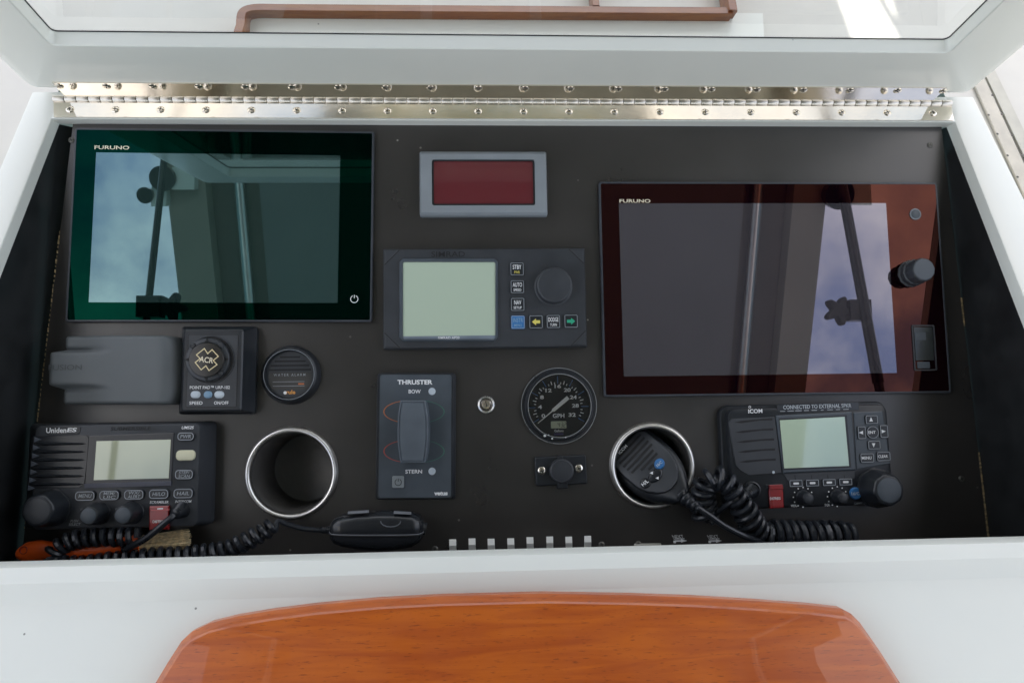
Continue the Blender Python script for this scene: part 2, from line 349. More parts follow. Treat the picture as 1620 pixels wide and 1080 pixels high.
# ================================================================== SETTING
# hull deck round the console, level with the horizon
def rimp(px, py, o=0.0): return qr(px, py, o)
def lineat(p0, p1, v):
    t = (v - p0.y) / (p1.y - p0.y); return p0.x + (p1.x - p0.x) * t
LO0, LO1 = qr(45, 155), qr(0, 262); RO0, RO1 = qr(1545, 160), qr(1620, 312)
HL0, HL1 = qr(93, 199, -0.016), qr(0, 440, -0.016); HR0, HR1 = qr(1497, 200, -0.016), qr(1620, 520, -0.016)
VB = HL0.y + 0.002                          # inner top edge of the opening
VF = qr(810, 877).y                         # inner front edge of the opening
VTOP = qr(810, 150).y                       # back edge of the rim
def P(u, v, o=0.0): return (u, v, rimw(v, o))
DROP = -0.045
vb, vf = VTOP + 0.03, VF - 0.5
lu0, lu1 = lineat(LO0, LO1, VTOP), lineat(LO0, LO1, VF - 0.04)
ru0, ru1 = lineat(RO0, RO1, VTOP), lineat(RO0, RO1, VF - 0.04)
g = G(); U = 1.25
g.quad(P(-U, vb, DROP), P(-U, vf, DROP), P(lu1 - 0.0, vf, DROP), P(lu0, vb, DROP))
g.quad(P(U, vf, DROP), P(U, vb, DROP), P(ru0, vb, DROP), P(ru1, vf, DROP))
g.quad(P(-U, 1.6, DROP), P(-U, vb, DROP), P(U, vb, DROP), P(U, 1.6, DROP))
deck = struct(g, 'deck', GEL2)
g = G()
for s in (-1, 1):
    g.quad(P(s * U, -1.2, DROP), P(s * U, 1.6, DROP), P(s * (U + 0.05), 1.6, -1.6), P(s * (U + 0.05), -1.2, -1.6))
g.quad(P(-U, 1.6, DROP), P(U, 1.6, DROP), P(U, 1.7, -1.6), P(-U, 1.7, -1.6))
struct(g, 'hull_side', GEL2)
g = G(); g.quad(P(-1.25, -3.2, -1.0), P(1.25, -3.2, -1.0), P(1.25, vf - 0.05, -1.0), P(-1.25, vf - 0.05, -1.0)); struct(g, 'cockpit_sole', SOLE)
g = G(); g.quad(P(-900, -900, -2.4), P(900, -900, -2.4), P(900, 900, -2.4), P(-900, 900, -2.4)); struct(g, 'water', TEALW)

# ================================================================== HELM CONSOLE
con = thing('helm_console', 'white helm console box with black instrument panel inside and lid open', 'console', (0, 0, 0))
iu = {}
for nm, v in (('t', VB), ('b', VF)):
    iu[nm] = (lineat(HL0, HL1, v), lineat(HR0, HR1, v))
LIPD = -0.016
# rim: bevelled lip round the opening (left, right, back, front)
def rimside(s):
    g = G()
    i0, i1 = (iu['t'][0], iu['b'][0]) if s < 0 else (iu['t'][1], iu['b'][1]); o0, o1 = (lu0, lu1) if s < 0 else (ru0, ru1)
    prof = []
    for (v, a, b) in ((VTOP, i0 + (i0 - i1) * (VTOP - VB) / (VB - VF), o0), (VF - 0.012, i1 + (i1 - i0) * 0.012 / (VB - VF), o1)):
        d = s * 0.0018; e = s * 0.004
        prof.append([P(a, v, LIPD), P(a, v, -0.0018), P(a + d * 0.3, v, -0.0005), P(a + d, v, 0), P(b - e, v, 0), P(b - e * 0.3, v, -0.0012), P(b, v, -0.004), P(b, v, DROP - 0.002)])
    if s > 0: prof = prof[::-1]
    g.loft(prof, top=False, closed=False); return g
rimside(-1).build('rim_side', GEL, con); rimside(1).build('rim_side', GEL, con)
g = G(); i0, i1 = iu['t']
prof = [[P(u, VB, LIPD), P(u, VB, -0.0018), P(u, VB + 0.0005, -0.0005), P(u, VB + 0.0018, -0.0003), P(u, VTOP, -0.0003), P(u, VTOP, DROP)] for u in (i0 - 0.004, i1 + 0.004)]
g.loft(prof[::-1], top=False, closed=False); g.build('rim_back', GEL, con)
g = G()
FW = 0.0125; CH = 0.0165; CD = -0.0085
def fprof(u): return [P(u, VF, -0.028), P(u, VF, -0.0022), P(u, VF - 0.0006, -0.0006), P(u, VF - 0.0022, -0.0004), P(u, VF - FW, -0.0004), P(u, VF - FW - 0.001, -0.0009), P(u, VF - FW - CH, CD), P(u, VF - FW - CH - 0.001, CD - 0.0002), P(u, VF - 0.10, CD - 0.001), P(u, VF - 0.30, CD - 0.004), P(u, VF - 0.31, CD - 0.012), P(u, VF - 0.31, -0.6)]
g.loft([fprof(0.75), fprof(-0.75)], top=False, closed=False); g.build('front_coaming', GEL, con)
# inner walls and instrument board
PL0, PL1 = q(115, 200), q(40, 830); PR0, PR1 = q(1490, 205), q(1562, 838)
VPB = -0.262; VPT = VB + 0.004
pl = lambda v: lineat(PL0, PL1, v); pr = lambda v: lineat(PR0, PR1, v)
def wall(s):
    f = pl if s < 0 else pr; h = (lambda v: iu['t'][0] + (iu['t'][0] - iu['b'][0]) * (v - VB) / (VB - VF)) if s < 0 else (lambda v: iu['t'][1] + (iu['t'][1] - iu['b'][1]) * (v - VB) / (VB - VF))
    g = G(); a = [[(f(v) + s * 0.0015, v, -0.012), (h(v) + s * 0.001, v, rimw(v, LIPD))] for v in (VB, VF - 0.05)]
    if s < 0: a = a[::-1]
    g.loft(a, top=False, closed=False); return g
wall(-1).build('side_wall', WALLB, con); wall(1).build('side_wall', WALLB, con)
g = G(); g.quad((-0.7, VPB - 0.001, -0.02), (0.7, VPB - 0.001, -0.02), (0.7, VF - 0.012, rimw(VF, -0.028)), (-0.7, VF - 0.012, rimw(VF, -0.028)))
g.quad((-0.7, VF - 0.012, rimw(VF, -0.028)), (0.7, VF - 0.012, rimw(VF, -0.028)), (0.7, VF, rimw(VF, -0.028)), (-0.7, VF, rimw(VF, -0.028))); g.build('front_wall', WALLB, con)
# cup holes in the board: the board is a grid with two round openings
def board():
    g = G(); cups = [q(460, 748), q(1032.5, 736.5)]; rc = 0.0455; N = 48
    y0, y1 = cups[0].y - 0.052, cups[0].y + 0.060
    def cell(xa, xb, ya, yb, c=None):
        if c is None:
            g.quad((xa if xa is not None else pl(ya), ya, 0), (xb if xb is not None else pr(ya), ya, 0), (xb if xb is not None else pr(yb), yb, 0), (xa if xa is not None else pl(yb), yb, 0)); return
        ri = [(c.x + rc * math.cos(2 * math.pi * k / N + math.pi / 4), c.y + rc * math.sin(2 * math.pi * k / N + math.pi / 4), 0) for k in range(N)]; ro = []
        cs = [(xb, yb), (xa, yb), (xa, ya), (xb, ya)]
        for k in range(N):
            i, t = divmod(k, N // 4); t /= N // 4; a, b = cs[i], cs[(i + 1) % 4]; ro.append((a[0] + (b[0] - a[0]) * t, a[1] + (b[1] - a[1]) * t, 0))
        g.loft([ro, ri], top=False)
    xs = [None, cups[0].x - 0.06, cups[0].x + 0.06, cups[1].x - 0.06, cups[1].x + 0.06, None]
    cell(None, None, y1, VPT); cell(None, None, VPB, y0)
    for i in range(5): cell(xs[i], xs[i + 1], y0, y1, cups[(i - 1) // 2] if i in (1, 3) else None)
    return g
board().build('instrument_panel', PANELM, con)
# dirt and old sealant along the edges of the board
for s, f, a, b in ((-1, pl, -0.19, 0.13), (1, pr, -0.225, -0.13), (1, pr, 0.012, 0.045)):
    n = 60; g = G()
    for k in range(n):
        v0 = a + (b - a) * k / n; wd = 0.0003 + 0.0011 * random.random() ** 2
        if s > 0: wd += 0.0008
        g.box(f(v0) + s * 0.0002, v0, wd, (b - a) / n * random.uniform(0.3, 1.0), -0.002, 0.0006 + 0.0004 * random.random(), 0)
    so = g.build('sealant_bead', CAULK, con); so['o']['kind'] = 'stuff'
# screws
def screw_mesh(r, h=0.0008, m=None):
    g = G(); g.cur = 0; g.lathe(0, 0, [(r, 0), (r, h * 0.5), (r * 0.85, h), (r * 0.4, h * 1.25)], 20)
    g.cur = 1
    for a in (0.4, 0.4 + math.pi / 2): g.box(0, 0, r * 1.05, r * 0.24, h * 0.8, h * 1.33, a)
    me = bpy.data.meshes.new('screw'); me.from_pydata(g.v, [], g.f); me.materials.append(m or STEEL); me.materials.append(DARKM)
    for p, i in zip(me.polygons, g.mi): p.material_index = i; p.use_smooth = True
    me.set_sharp_from_angle(angle=R(40)); return me
SCREW = screw_mesh(0.0044, 0.0010); SCREWB = screw_mesh(0.0034, 0.0008, mat('blackened_screw', (0.16, 0.155, 0.14), 0.4, 0.7))
def inst(name, me, parent, m):
    o = bpy.data.objects.new(name, me); COL.objects.link(o); o.parent = parent['o']; o.matrix_local = parent['_m'].inverted() @ m; return o
for i, (x, y) in enumerate(((113, 222), (1471, 230), (1521, 757), (688, 868), (952, 861), (1010, 860))):
    inst('screw', SCREWB, con, Matrix.Translation(q(x, y, 0.0)) @ Matrix.Rotation(i * 0.8, 4, 'Z'))
g = G(); c = bb(1003, 859, 1046, 870, 0.0); g.slab(RR(c[0], c[1], c[2], c[3], 0.001), 0, 0.0012); g.build('mounting_strip', mat('pale_strip', (0.50, 0.49, 0.44), 0.5), con)

# ================================================================== LID WITH HINGE
HP = qr(810, 160); HV, HW = HP.y, HP.z
LA = R(83.2); LD = Vector((0, math.cos(LA), math.sin(LA))); LN = Vector((0, -math.sin(LA), math.cos(LA)))   # up the lid, out of its inner face
def Lp(u, s, t=0.0): return Vector((u, HV, HW)) + LD * s + LN * t
lid = thing('console_lid', 'white framed glass lid standing open behind the instrument panel', 'lid', (0, HV, HW))
LIDH = 0.52
class Pts:
    def __init__(s, f): s.f = f
ho = RR((-0.452 + 0.4535) / 2, (0.0995 + LIDH - 0.075) / 2, 0.4535 + 0.452, LIDH - 0.075 - 0.0995, 0.006, 0)
ou = RR((-0.5265 + 0.5385) / 2, (0.006 + LIDH) / 2, 0.5385 + 0.5265, LIDH - 0.006, 0.020, 0)
g = G()
rings = []
for sh, i, t in ((ho, 0, -0.0160), (ho, 0, -0.001), (ho, -0.001, 0), (ou, 0.022, 0), (ou, 0.012, -0.003), (ou, 0.004, -0.010), (ou, 0, -0.022), (ou, 0, -0.040), (ou, 0.004, -0.044), (ho, -0.030, -0.030), (ho, -0.002, -0.0172), (ho, 0, -0.0165)):
    rings.append([Lp(x, y, t) for x, y in sh.ring(i)])
g.loft(rings, top=False); g.build('lid_frame', GEL, lid, 30)
g = G(); g.add([Lp(x, y, -0.0162) for x, y in ho.ring(-0.001)], [tuple(range(len(ho.ring())))]); g.build('glass_pane', PANE, lid)
g = G(); g.loft([[Lp(x, y, -0.0150) for x, y in ho.ring(-0.0008)], [Lp(x, y, -0.0150) for x, y in ho.ring(0.0006)], [Lp(x, y, -0.0161) for x, y in ho.ring(0.0006)]], top=False); g.build('gasket', GASKET, lid)

hin = thing('piano_hinge', 'long polished stainless piano hinge joining the lid to the console rim', 'hinge', (0, HV, HW))
XL, XR = qr(83, 165).x, qr(1504, 165).x
kr = 0.0037; KC = Vector((0, HV, HW)) + LN * 0.0018 + Vector((0, TT, 1)).normalized() * 0.0018
LV0, LV1 = qr(810, 165.5).y, qr(810, 188).y
xl, xr = qr(86, 187).x, qr(1506, 187).x
g = G(); a = [P(xl, LV1 - 0.0005, 0.0), P(xr, LV1 - 0.0005, 0.0), P(XR, HV, 0.0), P(XL, HV, 0.0)]; b = [P(xl, LV1 - 0.0005, 0.0014), P(xr, LV1 - 0.0005, 0.0014), P(XR, HV, 0.0014), P(XL, HV, 0.0014)]
g.hexa(a + b); lf = g.build('leaf', STEEL, hin)
S0, S1 = 0.0, 0.0345
ul, ur = hit(93, 140, (0, HV, HW), LN).x, hit(1493, 142, (0, HV, HW), LN).x
g = G(); g.hexa([Lp(ul, S0, 0.0), Lp(ur, S0, 0.0), Lp(ur, S1, 0.0), Lp(ul, S1, 0.0)] + [Lp(ul, S0, 0.0014), Lp(ur, S0, 0.0014), Lp(ur, S1, 0.0014), Lp(ul, S1, 0.0014)]); uf = g.build('leaf', STEEL, hin)
NK = 79; kl = (XR - XL) / NK
kg = G(); kg.lathe(0, 0, [(kr * 0.5, 0.0004), (kr * 0.96, 0.0004), (kr, 0.0007), (kr, kl - 0.0007), (kr * 0.96, kl - 0.0004), (kr * 0.5, kl - 0.0004)], 14, top=True)
km = bpy.data.meshes.new('knuckle'); km.from_pydata(kg.v, [], kg.f); km.materials.append(mat('knuckle_steel', (0.66, 0.62, 0.56), 0.36, 1.0, var=0.05))
for p in km.polygons: p.use_smooth = True
km.set_sharp_from_angle(angle=R(40))
for k in range(NK):
    inst('knuckle', km, hin, Matrix.Translation((XL + kl * k, KC.y, KC.z)) @ Matrix.Rotation(math.pi / 2, 4, 'Y'))
for i in range(20):
    u = qr(112 + 71.6 * i, 174).x
    p = P(u, qr(810, 177).y, 0.0014)
    inst('screw', SCREW, lf, Matrix.Translation(p) @ Matrix.Rotation(-TILT, 4, 'X') @ Matrix.Rotation(i * 1.3, 4, 'Z'))
    p = Lp(u + random.uniform(-.001, .001), 0.0285, 0.0014)
    inst('screw', SCREW, uf, Matrix.Translation(p) @ Matrix.Rotation(LA, 4, 'X') @ Matrix.Rotation(i * 0.9, 4, 'Z'))
# struts that hold the lid up, with star knobs (seen mirrored in the displays)
def stay(u, a, b, kn, label):
    t = thing('lid_stay', label, 'strut', a, group='struts that hold the lid open')
    g = G(); g.tube([a, Vector(a).lerp(Vector(b), 0.62)], 0.0056 if u < 0 else 0.0088, 14); g.build('outer_tube', GLOSSB, t)
    g = G(); g.tube([Vector(a).lerp(Vector(b), 0.6), b], 0.0044 if u < 0 else 0.0072, 14); g.build('inner_rod', PLAS2, t)
    s = 1 if u > 0 else -1; kx = u - s * 0.038
    g = G(); g.box(u - s * 0.006, kn[0], 0.036, 0.034, kn[1] - 0.013, kn[1] + 0.013, 0); g.build('clamp', PLAS, t)
    pts = []
    for k in range(50):
        th = 2 * math.pi * k / 50; r = 0.019 + 0.006 * math.cos(5 * th + 0.6); pts.append((kx + r * math.cos(th), kn[0] + r * math.sin(th)))
    g = G(); g.prism(Poly(pts), [(0.002, kn[1] - 0.008), (0, kn[1] - 0.006), (0, kn[1] + 0.006), (0.002, kn[1] + 0.008)], bottom=True); g.build('star_knob', PLAS, t)
    g = G(); g.tube([b, (b[0], b[1] - 0.012, rimw(b[1] - 0.012, 0.0))], 0.008, 12); g.build('foot_bracket', PLAS, t)
stay(-0.565, (-0.565, 0.372, 0.462), (-0.565, -0.26, 0.352), (0.10, 0.411), 'black telescopic strut holding the lid open on the left side')
stay(0.60, (0.60, 0.32, 0.438), (0.60, -0.26, 0.306), (0.082, 0.397), 'black telescopic strut holding the lid open on the right side')

# ================================================================== BEYOND THE LID: dash ledge and teak fiddle
dl = DROP + 0.004
g = G(); a, b = qr(386, 49, dl), qr(1205, 24, dl); c1 = qr(1207, 66, dl)
solo(G().hexa([P(a.x, c1.y, DROP + 0.002), P(c1.x, c1.y, DROP + 0.002), P(b.x, b.y, DROP + 0.002), P(a.x, b.y, DROP + 0.002), P(a.x, c1.y, dl + 0.004), P(c1.x, c1.y, dl + 0.004), P(b.x, b.y, dl + 0.004), P(a.x, b.y, dl + 0.004)]), 'locker_hatch', GEL, 'flat white hatch panel in front of the wooden rail beyond the lid glass', 'hatch', P(0, a.y, dl))
fid = thing('wooden_rail', 'brown teak fiddle rail with rounded left corner behind the lid glass', 'rail', P(0, 0.41, dl))
def railbar(pts, wd, h, o):
    """bar swept along a level path"""
    g = G(); n = len(pts); rs = []
    for i, p in enumerate(pts):
        t = (Vector(pts[min(i + 1, n - 1)]) - Vector(pts[max(i - 1, 0)])).normalized(); s = Vector((t.y, -t.x))
        ring = []
        for a, b in ((-1, 0), (-1, 0.85), (-0.8, 1), (0.8, 1), (1, 0.85), (1, 0)):
            x, y = p[0] + s.x * a * wd / 2, p[1] + s.y * a * wd / 2; ring.append(P(x, y, o + b * h))
        rs.append(ring)
    return g.loft(rs, True, True)
A0 = qr(376, 52, dl + .02); A1 = qr(384, 20, dl + .02); A2 = qr(402, 13, dl + .02); A3 = qr(1158, 18, dl + .02)
pts = [(A0.x + 0.001, A0.y - 0.02)] + [(A0.x + 0.001, A0.y + 0.004)] + [(p.x, p.y) for p in bez([(A0.x + 0.002, A0.y + 0.012, 0), (A1.x, A1.y, 0), (A2.x, A2.y, 0), (A2.x + .03, A2.y + .0005, 0)], 6)] + [(A3.x, A3.y)]
railbar(pts, 0.0125, 0.022, dl).build('front_bar', TEAK, fid)
e = qr(1157, 14, dl + .02)
railbar([(e.x, e.y - 0.006), (e.x + 0.004, e.y + 0.10)], 0.012, 0.026, dl).build('end_bar', TEAK, fid)
e = qr(943, 5, dl + .02); railbar([(e.x, e.y - 0.004), (e.x, e.y + 0.10)], 0.010, 0.020, dl).build('divider_bar', TEAK, fid)
# strip with seam and snaps on the deck right of the console
st = thing('deck_strip', 'beige seamed strip with small screws on the deck right of the console', 'trim strip', P(0.62, 0.2, DROP))
def dstrip(pa, pb, wd, h, name, m):
    a, b = qr(*pa, DROP), qr(*pb, DROP); d = (b - a); d2 = Vector((d.x, d.y)).normalized(); s = Vector((-d2.y, d2.x)) * wd / 2
    e0 = Vector((a.x, a.y)) - d2 * 0.05; e1 = Vector((b.x, b.y)) + d2 * 0.4
    g = G(); c = [e0 - s, e1 - s, e1 + s, e0 + s]; g.hexa([P(p.x, p.y, DROP + 0.001) for p in c] + [P(p.x, p.y, DROP + h) for p in c]); g.build(name, m, st)
    return a, b
dstrip((1562, 165), (1620, 293), 0.017, 0.004, 'inner_strip', mat('beige_strip', (0.62, 0.58, 0.50), 0.6))
a, b = dstrip((1571, 160), (1620, 262), 0.0022, 0.002, 'seam', mat('seam_dark', (0.24, 0.22, 0.19), 0.8))  # seam laid as a thin darker line
dstrip((1582, 155), (1625, 245), 0.015, 0.0036, 'outer_strip', mat('beige_strip2', (0.58, 0.56, 0.49), 0.6))
for (x, y) in ((1564, 182), (1578, 212), (1594, 246), (1610, 280), (1570, 151), (1585, 181), (1601, 214), (1617, 246)):
    p = qr(x, y, DROP + 0.004); inst('screw', SCREWB, st, Matrix.Translation(p) @ Matrix.Rotation(-TILT, 4, 'X') @ Matrix.Scale(0.45, 4))

# ================================================================== WOODEN TABLE LEAF (bottom of the picture)
wo = [(226, 1110), (262, 1050), (284, 1016), (300, 1001), (330, 987), (370, 977), (430, 967), (500, 958), (600, 949), (700, 944), (860, 940), (1000, 942.5), (1100, 946), (1200, 952), (1280, 958), (1335, 964), (1350, 972), (1364, 986), (1395, 1030), (1446, 1110), (1500, 1200), (170, 1200)]
WP = [qr(x, y, 0.004) for x, y in wo]
tb = thing('wooden_leaf', 'orange brown varnished wooden panel with rounded corners on the white console front', 'wooden panel', P(0, -0.33, 0.0))
poly = Poly([(p.x, p.y) for p in WP])
g = G(); g.loft([[P(x, y, o) for x, y in poly.ring(i)] for i, o in ((0, CD - 0.004), (0, 0.000), (0.0008, 0.0015), (0.0042, 0.0065), (0.0056, 0.0076), (0.0070, 0.0079))]); g.build('board', VARN, tb, 12)

# ================================================================== OVERHEAD HARDTOP (lights and is mirrored in the displays)
H = 1.25
top = thing('hardtop', 'beige and grey hardtop roof on stainless tubes above the helm', 'roof', P(0, 0, H))
def slabp(u0, u1, v0, v1, o0, o1, name, m, par=top):
    g = G(); g.hexa([P(u0, v0, o0), P(u1, v0, o0), P(u1, v1, o0), P(u0, v1, o0)] + [P(u0, v0, o1), P(u1, v0, o1), P(u1, v1, o1), P(u0, v1, o1)]); return g.build(name, m, par)
VR, VFR = -2.7, 1.78
slabp(-0.842, -0.742, VR, VFR, H, H + 0.09, 'side_beam', BEIGE); slabp(0.838, 0.930, VR, VFR, H, H + 0.09, 'side_beam', BEIGE)
slabp(-0.741, -0.60, VR, VFR, H + 0.05, H + 0.085, 'recess', DARKL); slabp(0.70, 0.837, VR, VFR, H + 0.05, H + 0.085, 'recess', DARKL)
for u in (-0.660, 0.745):
    g = G(); g.tube([P(u, VR, H + 0.02), P(u, VFR, H + 0.02)], 0.014, 16); g.build('tube', STEELR, top)
# centre liner with an added opening shaped to cast sun patches on the deck
su = B.inverted() @ SUND
def toroof(px, py):
    p = qr(px, py, DROP); n = Vector((0, TT, 1)); t = (Vector((0, VT, W0 + H + 0.03)) - p).dot(n) / su.dot(n); return p + su * t
hq = [toroof(1352, 66), toroof(1432, 66), toroof(1404, -26), toroof(1318, -26)]
g = G(); o_ = [(-0.61, VR), (0.71, VR), (0.71, VFR), (-0.61, VFR)]
for oo in (H + 0.03, H + 0.06):
    oc = [P(x, y, oo) for x, y in o_]; ic = [P(p.x, p.y, oo) for p in hq]
    g.loft([oc, ic] if oo < H + 0.05 else [ic, oc], top=False)
g.build('centre_liner', LINER, top)
slabp(-0.60, 0.70, -2.69, -0.75, H + 0.015, H + 0.028, 'added_aft_liner', mat('tan_liner', (0.80, 0.70, 0.56), 0.6, var=0.06, vscale=5))  # tan section added to give the hinge a warm reflection
g = G(); a_, b_ = toroof(1384, -6), toroof(1430, 66); g.tube([a_ + Vector((0, 0.1, 0)) - (b_ - a_) * 0.1, b_ + (b_ - a_) * 0.1], 0.006, 8); g.build('sun_patch_bar', GEL2, top)  # unseen bar added to split the sun patch on the deck
hs = RR(-0.16, 0.80, 0.94, 0.48, 0.07, 0, 6); g = G(); g.loft([[P(x, y, o) for x, y in hs.ring(i)] for i, o in ((0, H + 0.031), (0, H + 0.018), (0.012, H + 0.012))]); g.build('smoked_panel', SMOKE, top)
for (u, v) in ((-0.80, -2.6), (0.89, -2.6), (-0.80, 1.72), (0.89, 1.72)):
    g = G(); g.tube([P(u, v, H), P(u * 1.12, v, -1.0)], 0.022, 14); g.build('post', STEELR, top)
def flood(u, v, r, label):
    t = thing('deck_speaker', label, 'speaker', P(u, v, H), group='round speakers under the roof edge')
    c = Vector(P(u, v, H - 0.03)); nrm = Vector((0, math.sin(TILT), math.cos(TILT)))
    g = G(); g.tube([c - nrm * r * 0.5, c + nrm * r * 0.1, c + nrm * 0.03], lambda k: r * (1, 0.97, 0.75)[int(k * 2)], 28); g.build('drum', GLOSSB, t)
    g = G(); g.hexa([tuple(c + Vector((x, y, 0)) + nrm * z) for z in (0.0, 0.03) for x, y in ((r * 0.6, -0.03), (r * 2.4, -0.03), (r * 2.4, 0.03), (r * 0.6, 0.03))]); g.build('bracket', GEL, t)
flood(-0.835, 0.54, 0.032, 'large round black speaker hung under the left edge of the roof')
flood(-0.885, 0.50, 0.021, 'small round black speaker hung under the left edge of the roof')
flood(0.945, 0.50, 0.04, 'round black speaker hung under the right edge of the roof')
# seat added behind the camera to tint the steel's reflection tan
hseat = thing('added_seat', 'unseen tan seat with teak base, added behind the console for the steel to mirror', 'seat', P(0, -1.5, -1.0))
def sblock(cu, cv, w, d, o0, o1, name, m):
    s = RR(cu, cv, w, d, 0.06, 0); g = G(); g.loft([[P(x, y, o) for x, y in s.ring(i)] for i, o in ((0.01, o0), (0, o0 + 0.02), (0, o1 - 0.03), (0.012, o1 - 0.008), (0.035, o1))], bottom=True); return g.build(name, m, hseat)
TAN = mat('tan_vinyl', (0.45, 0.33, 0.22), 0.5)
sblock(0, -1.55, 1.3, 0.55, -1.0, -0.55, 'base', SOLE); sblock(0, -1.5, 1.25, 0.5, -0.55, -0.42, 'cushion', TAN); sblock(0, -1.82, 1.25, 0.13, -0.42, 0.15, 'backrest', TAN)

# ================================================================== DEVICES ON THE PANEL
def dev(name, label, cat, px, py, rot=0.0, group=None):
    global ROT
    ROT = rot; return thing(name, label, cat, q(px, py, 0), rot, group)
def rrp(x0, y0, x1, y1, w, rpx=2.0, n=4):
    c = bb(x0, y0, x1, y1, w); return RR(c[0], c[1], c[2], c[3], rpx * pk(w), None, n)
def cr(px, py, wpx, hpx, w, rpx=2.0, n=4):
    c = q(px, py, w); k = pk(w); return RR(c.x, c.y, wpx * k, hpx * k, rpx * k, None, n)
def disc(px, py, rpx, w, n=40):
    c = q(px, py, w); return Circ(c.x, c.y, rpx * pk(w), n)
def tri(px, py, s, ang, w):
    c = q(px, py, w); k = pk(w) * s
    return Poly([rotp(math.cos(ang + a) * k, math.sin(ang + a) * k, c.x, c.y, 0) for a in (0, 2.35, -2.35)])
def flat(sh, w, m, par, name='print', h=0.00012):
    g = G(); g.prism(sh, [(0, w - 0.0004), (0, w + h)]); return g.build(name, m, par)
def arrow(px, py, wpx, hpx, w, d):
    c = q(px, py, w); k = pk(w); L, Hh = wpx * k / 2, hpx * k / 2
    pts = [(-L, -Hh * .45), (0, -Hh * .45), (0, -Hh), (L, 0), (0, Hh), (0, Hh * .45), (-L, Hh * .45)]
    return Poly([(c.x + d * x, c.y + y) for x, y in pts])
def power(px, py, r, w, m, par):
    c = q(px, py, w); k = pk(w) * r; g = G(); pts = []
    for i in range(25):
        t = R(115) + R(310) * i / 24; pts.append((math.cos(t), math.sin(t)))
    g.loft([[(c.x + x * k * f, c.y + y * k * f, w + 0.0001) for x, y in pts] for f in (0.82, 1.0)][::-1], top=False, closed=False)
    g.box(c.x, c.y + k * 0.62, k * 0.2, k * 0.85, w - 0.0002, w + 0.0001)
    return g.build('power_symbol', m, par)
def outline_btn(par, sh, w0, w1, m=PLAS, mo=OUTL, t=0.0007, name='button', bev=0.0006):
    """button with a pale line round its face"""
    g = G(); g.prism(sh, [(0, w0), (0, w1 - bev), (bev * 0.4, w1 - bev * 0.3), (bev, w1)]); b = g.build(name, m, par)
    i0 = bev + 0.0001
    a, c = sh.ring(i0), sh.ring(i0 + t)
    g = G(); g.loft([[(x, y, w1 + 0.0001) for x, y in a], [(x, y, w1 + 0.0001) for x, y in c]], top=False); g.build('outline', mo, b)
    return b

# ---------------------------------------------------------------- two chart displays
def display(label, c4, scr4, glass, screen, hh):
    global ROT
    x, y, wd, ht, a = rect(c4, hh); ROT = a
    t = thing('chart_display', label, 'display screen', (x, y, 0), a)
    g = G(); g.prism(RR(x, y, wd, ht, 0.003), [(0.001, 0), (0.001, 0.002), (0, 0.003), (0, hh - 0.0008), (0.0006, hh), (0.0020, hh), (0.0022, hh - 0.0004)]); g.build('housing', EDGE, t)
    sx, sy, sw, sh_, sa = rect(scr4, hh); 
    g = G(); o = RR(x, y, wd - 0.0046, ht - 0.0046, 0.0015); i = RR(sx, sy, sw, sh_, 0.0003, sa)
    g.loft([[(X, Y, hh - 0.0003) for X, Y in o.ring()], [(X, Y, hh - 0.0003) for X, Y in i.ring()]], top=False); g.build('bezel_glass', glass, t)
    g = G(); g.add([(X, Y, hh - 0.0003) for X, Y in i.ring()], [tuple(range(len(i.ring())))]); g.build('screen', screen, t)
    return t
HM = 0.007
LM = display('large display with green tinted glass mirroring blue sky, at the left', ((117, 203), (592, 207), (588, 510), (104, 508)), ((149, 241), (537, 246), (535, 479), (143, 478)), GLASS_G, SCREEN_G, HM)
text('FURUNO', 177, 233.5, 54, 6.2, HM, CREAMP, LM, 0.02)
power(560.5, 473, 6.3, HM, WHITEP, LM)
RM = display('large display with red tinted glass and a knob, at the right', ((946, 288), (1483, 288), (1505, 622), (957, 627)), ((979, 322), (1403, 321), (1418, 590), (987, 595)), GLASS_R, SCREEN_R, HM)
text('FURUNO', 1004.5, 318, 51, 6.0, HM, CREAMP, RM, 0.02)
c = q(1448, 339, HM); k = pk(HM)
g = G(); g.lathe(c.x, c.y, [(9.5 * k, HM - 0.0004), (9.5 * k, HM + 0.0008), (8.6 * k, HM + 0.0012), (7.6 * k, HM + 0.0008), (7.4 * k, HM + 0.0004)], 32, top=False); b = g.build('button', ALU, RM)
g = G(); g.lathe(c.x, c.y, [(7.5 * k, HM), (7.3 * k, HM + 0.001), (6.0 * k, HM + 0.0013)], 32); g.build('button_face', PLAS3, b)
c = q(1441, 433, HM); kk = 0.037
g = G(); g.lathe(c.x, c.y, [(22.5 * k, HM - 0.0004), (22.5 * k, HM + 0.001), (20.5 * k, HM + 0.002), (19.8 * k, HM + 0.008), (21.2 * k, HM + 0.0086), (21.4 * k, HM + 0.0100), (20.4 * k, HM + 0.0108), (19.4 * k, HM + 0.0112), (19.2 * k, HM + 0.0235), (18.4 * k, HM + 0.0250), (17.2 * k, HM + 0.0255)], 96, flute=24, fd=0.025); kn = g.build('knob', PLAS2, RM)
g = G(); g.lathe(c.x, c.y, [(17.3 * k, HM + 0.0253), (16.5 * k, HM + 0.0260), (8 * k, HM + 0.0262)], 40); g.build('knob_cap', PLAS3, kn)
sh = rrp(1444, 514, 1480, 586, HM, 2.5)
g = G(); g.frame(sh, RR(*[v - (0.003 if i in (2, 3) else 0) for i, v in enumerate(sh.a)][:4], 0.001), HM - 0.0005, HM + 0.0008, HM - 0.0002); cs = g.build('card_slot', PLAS2, RM)
a_ = sh.a; g = G(); g.slab(RR(a_[0], a_[1] + 0.0045, a_[2] - 0.0042, a_[3] - 0.0135, 0.001), HM - 0.0003, HM + 0.0006); g.build('card_door', SMOKE, cs)
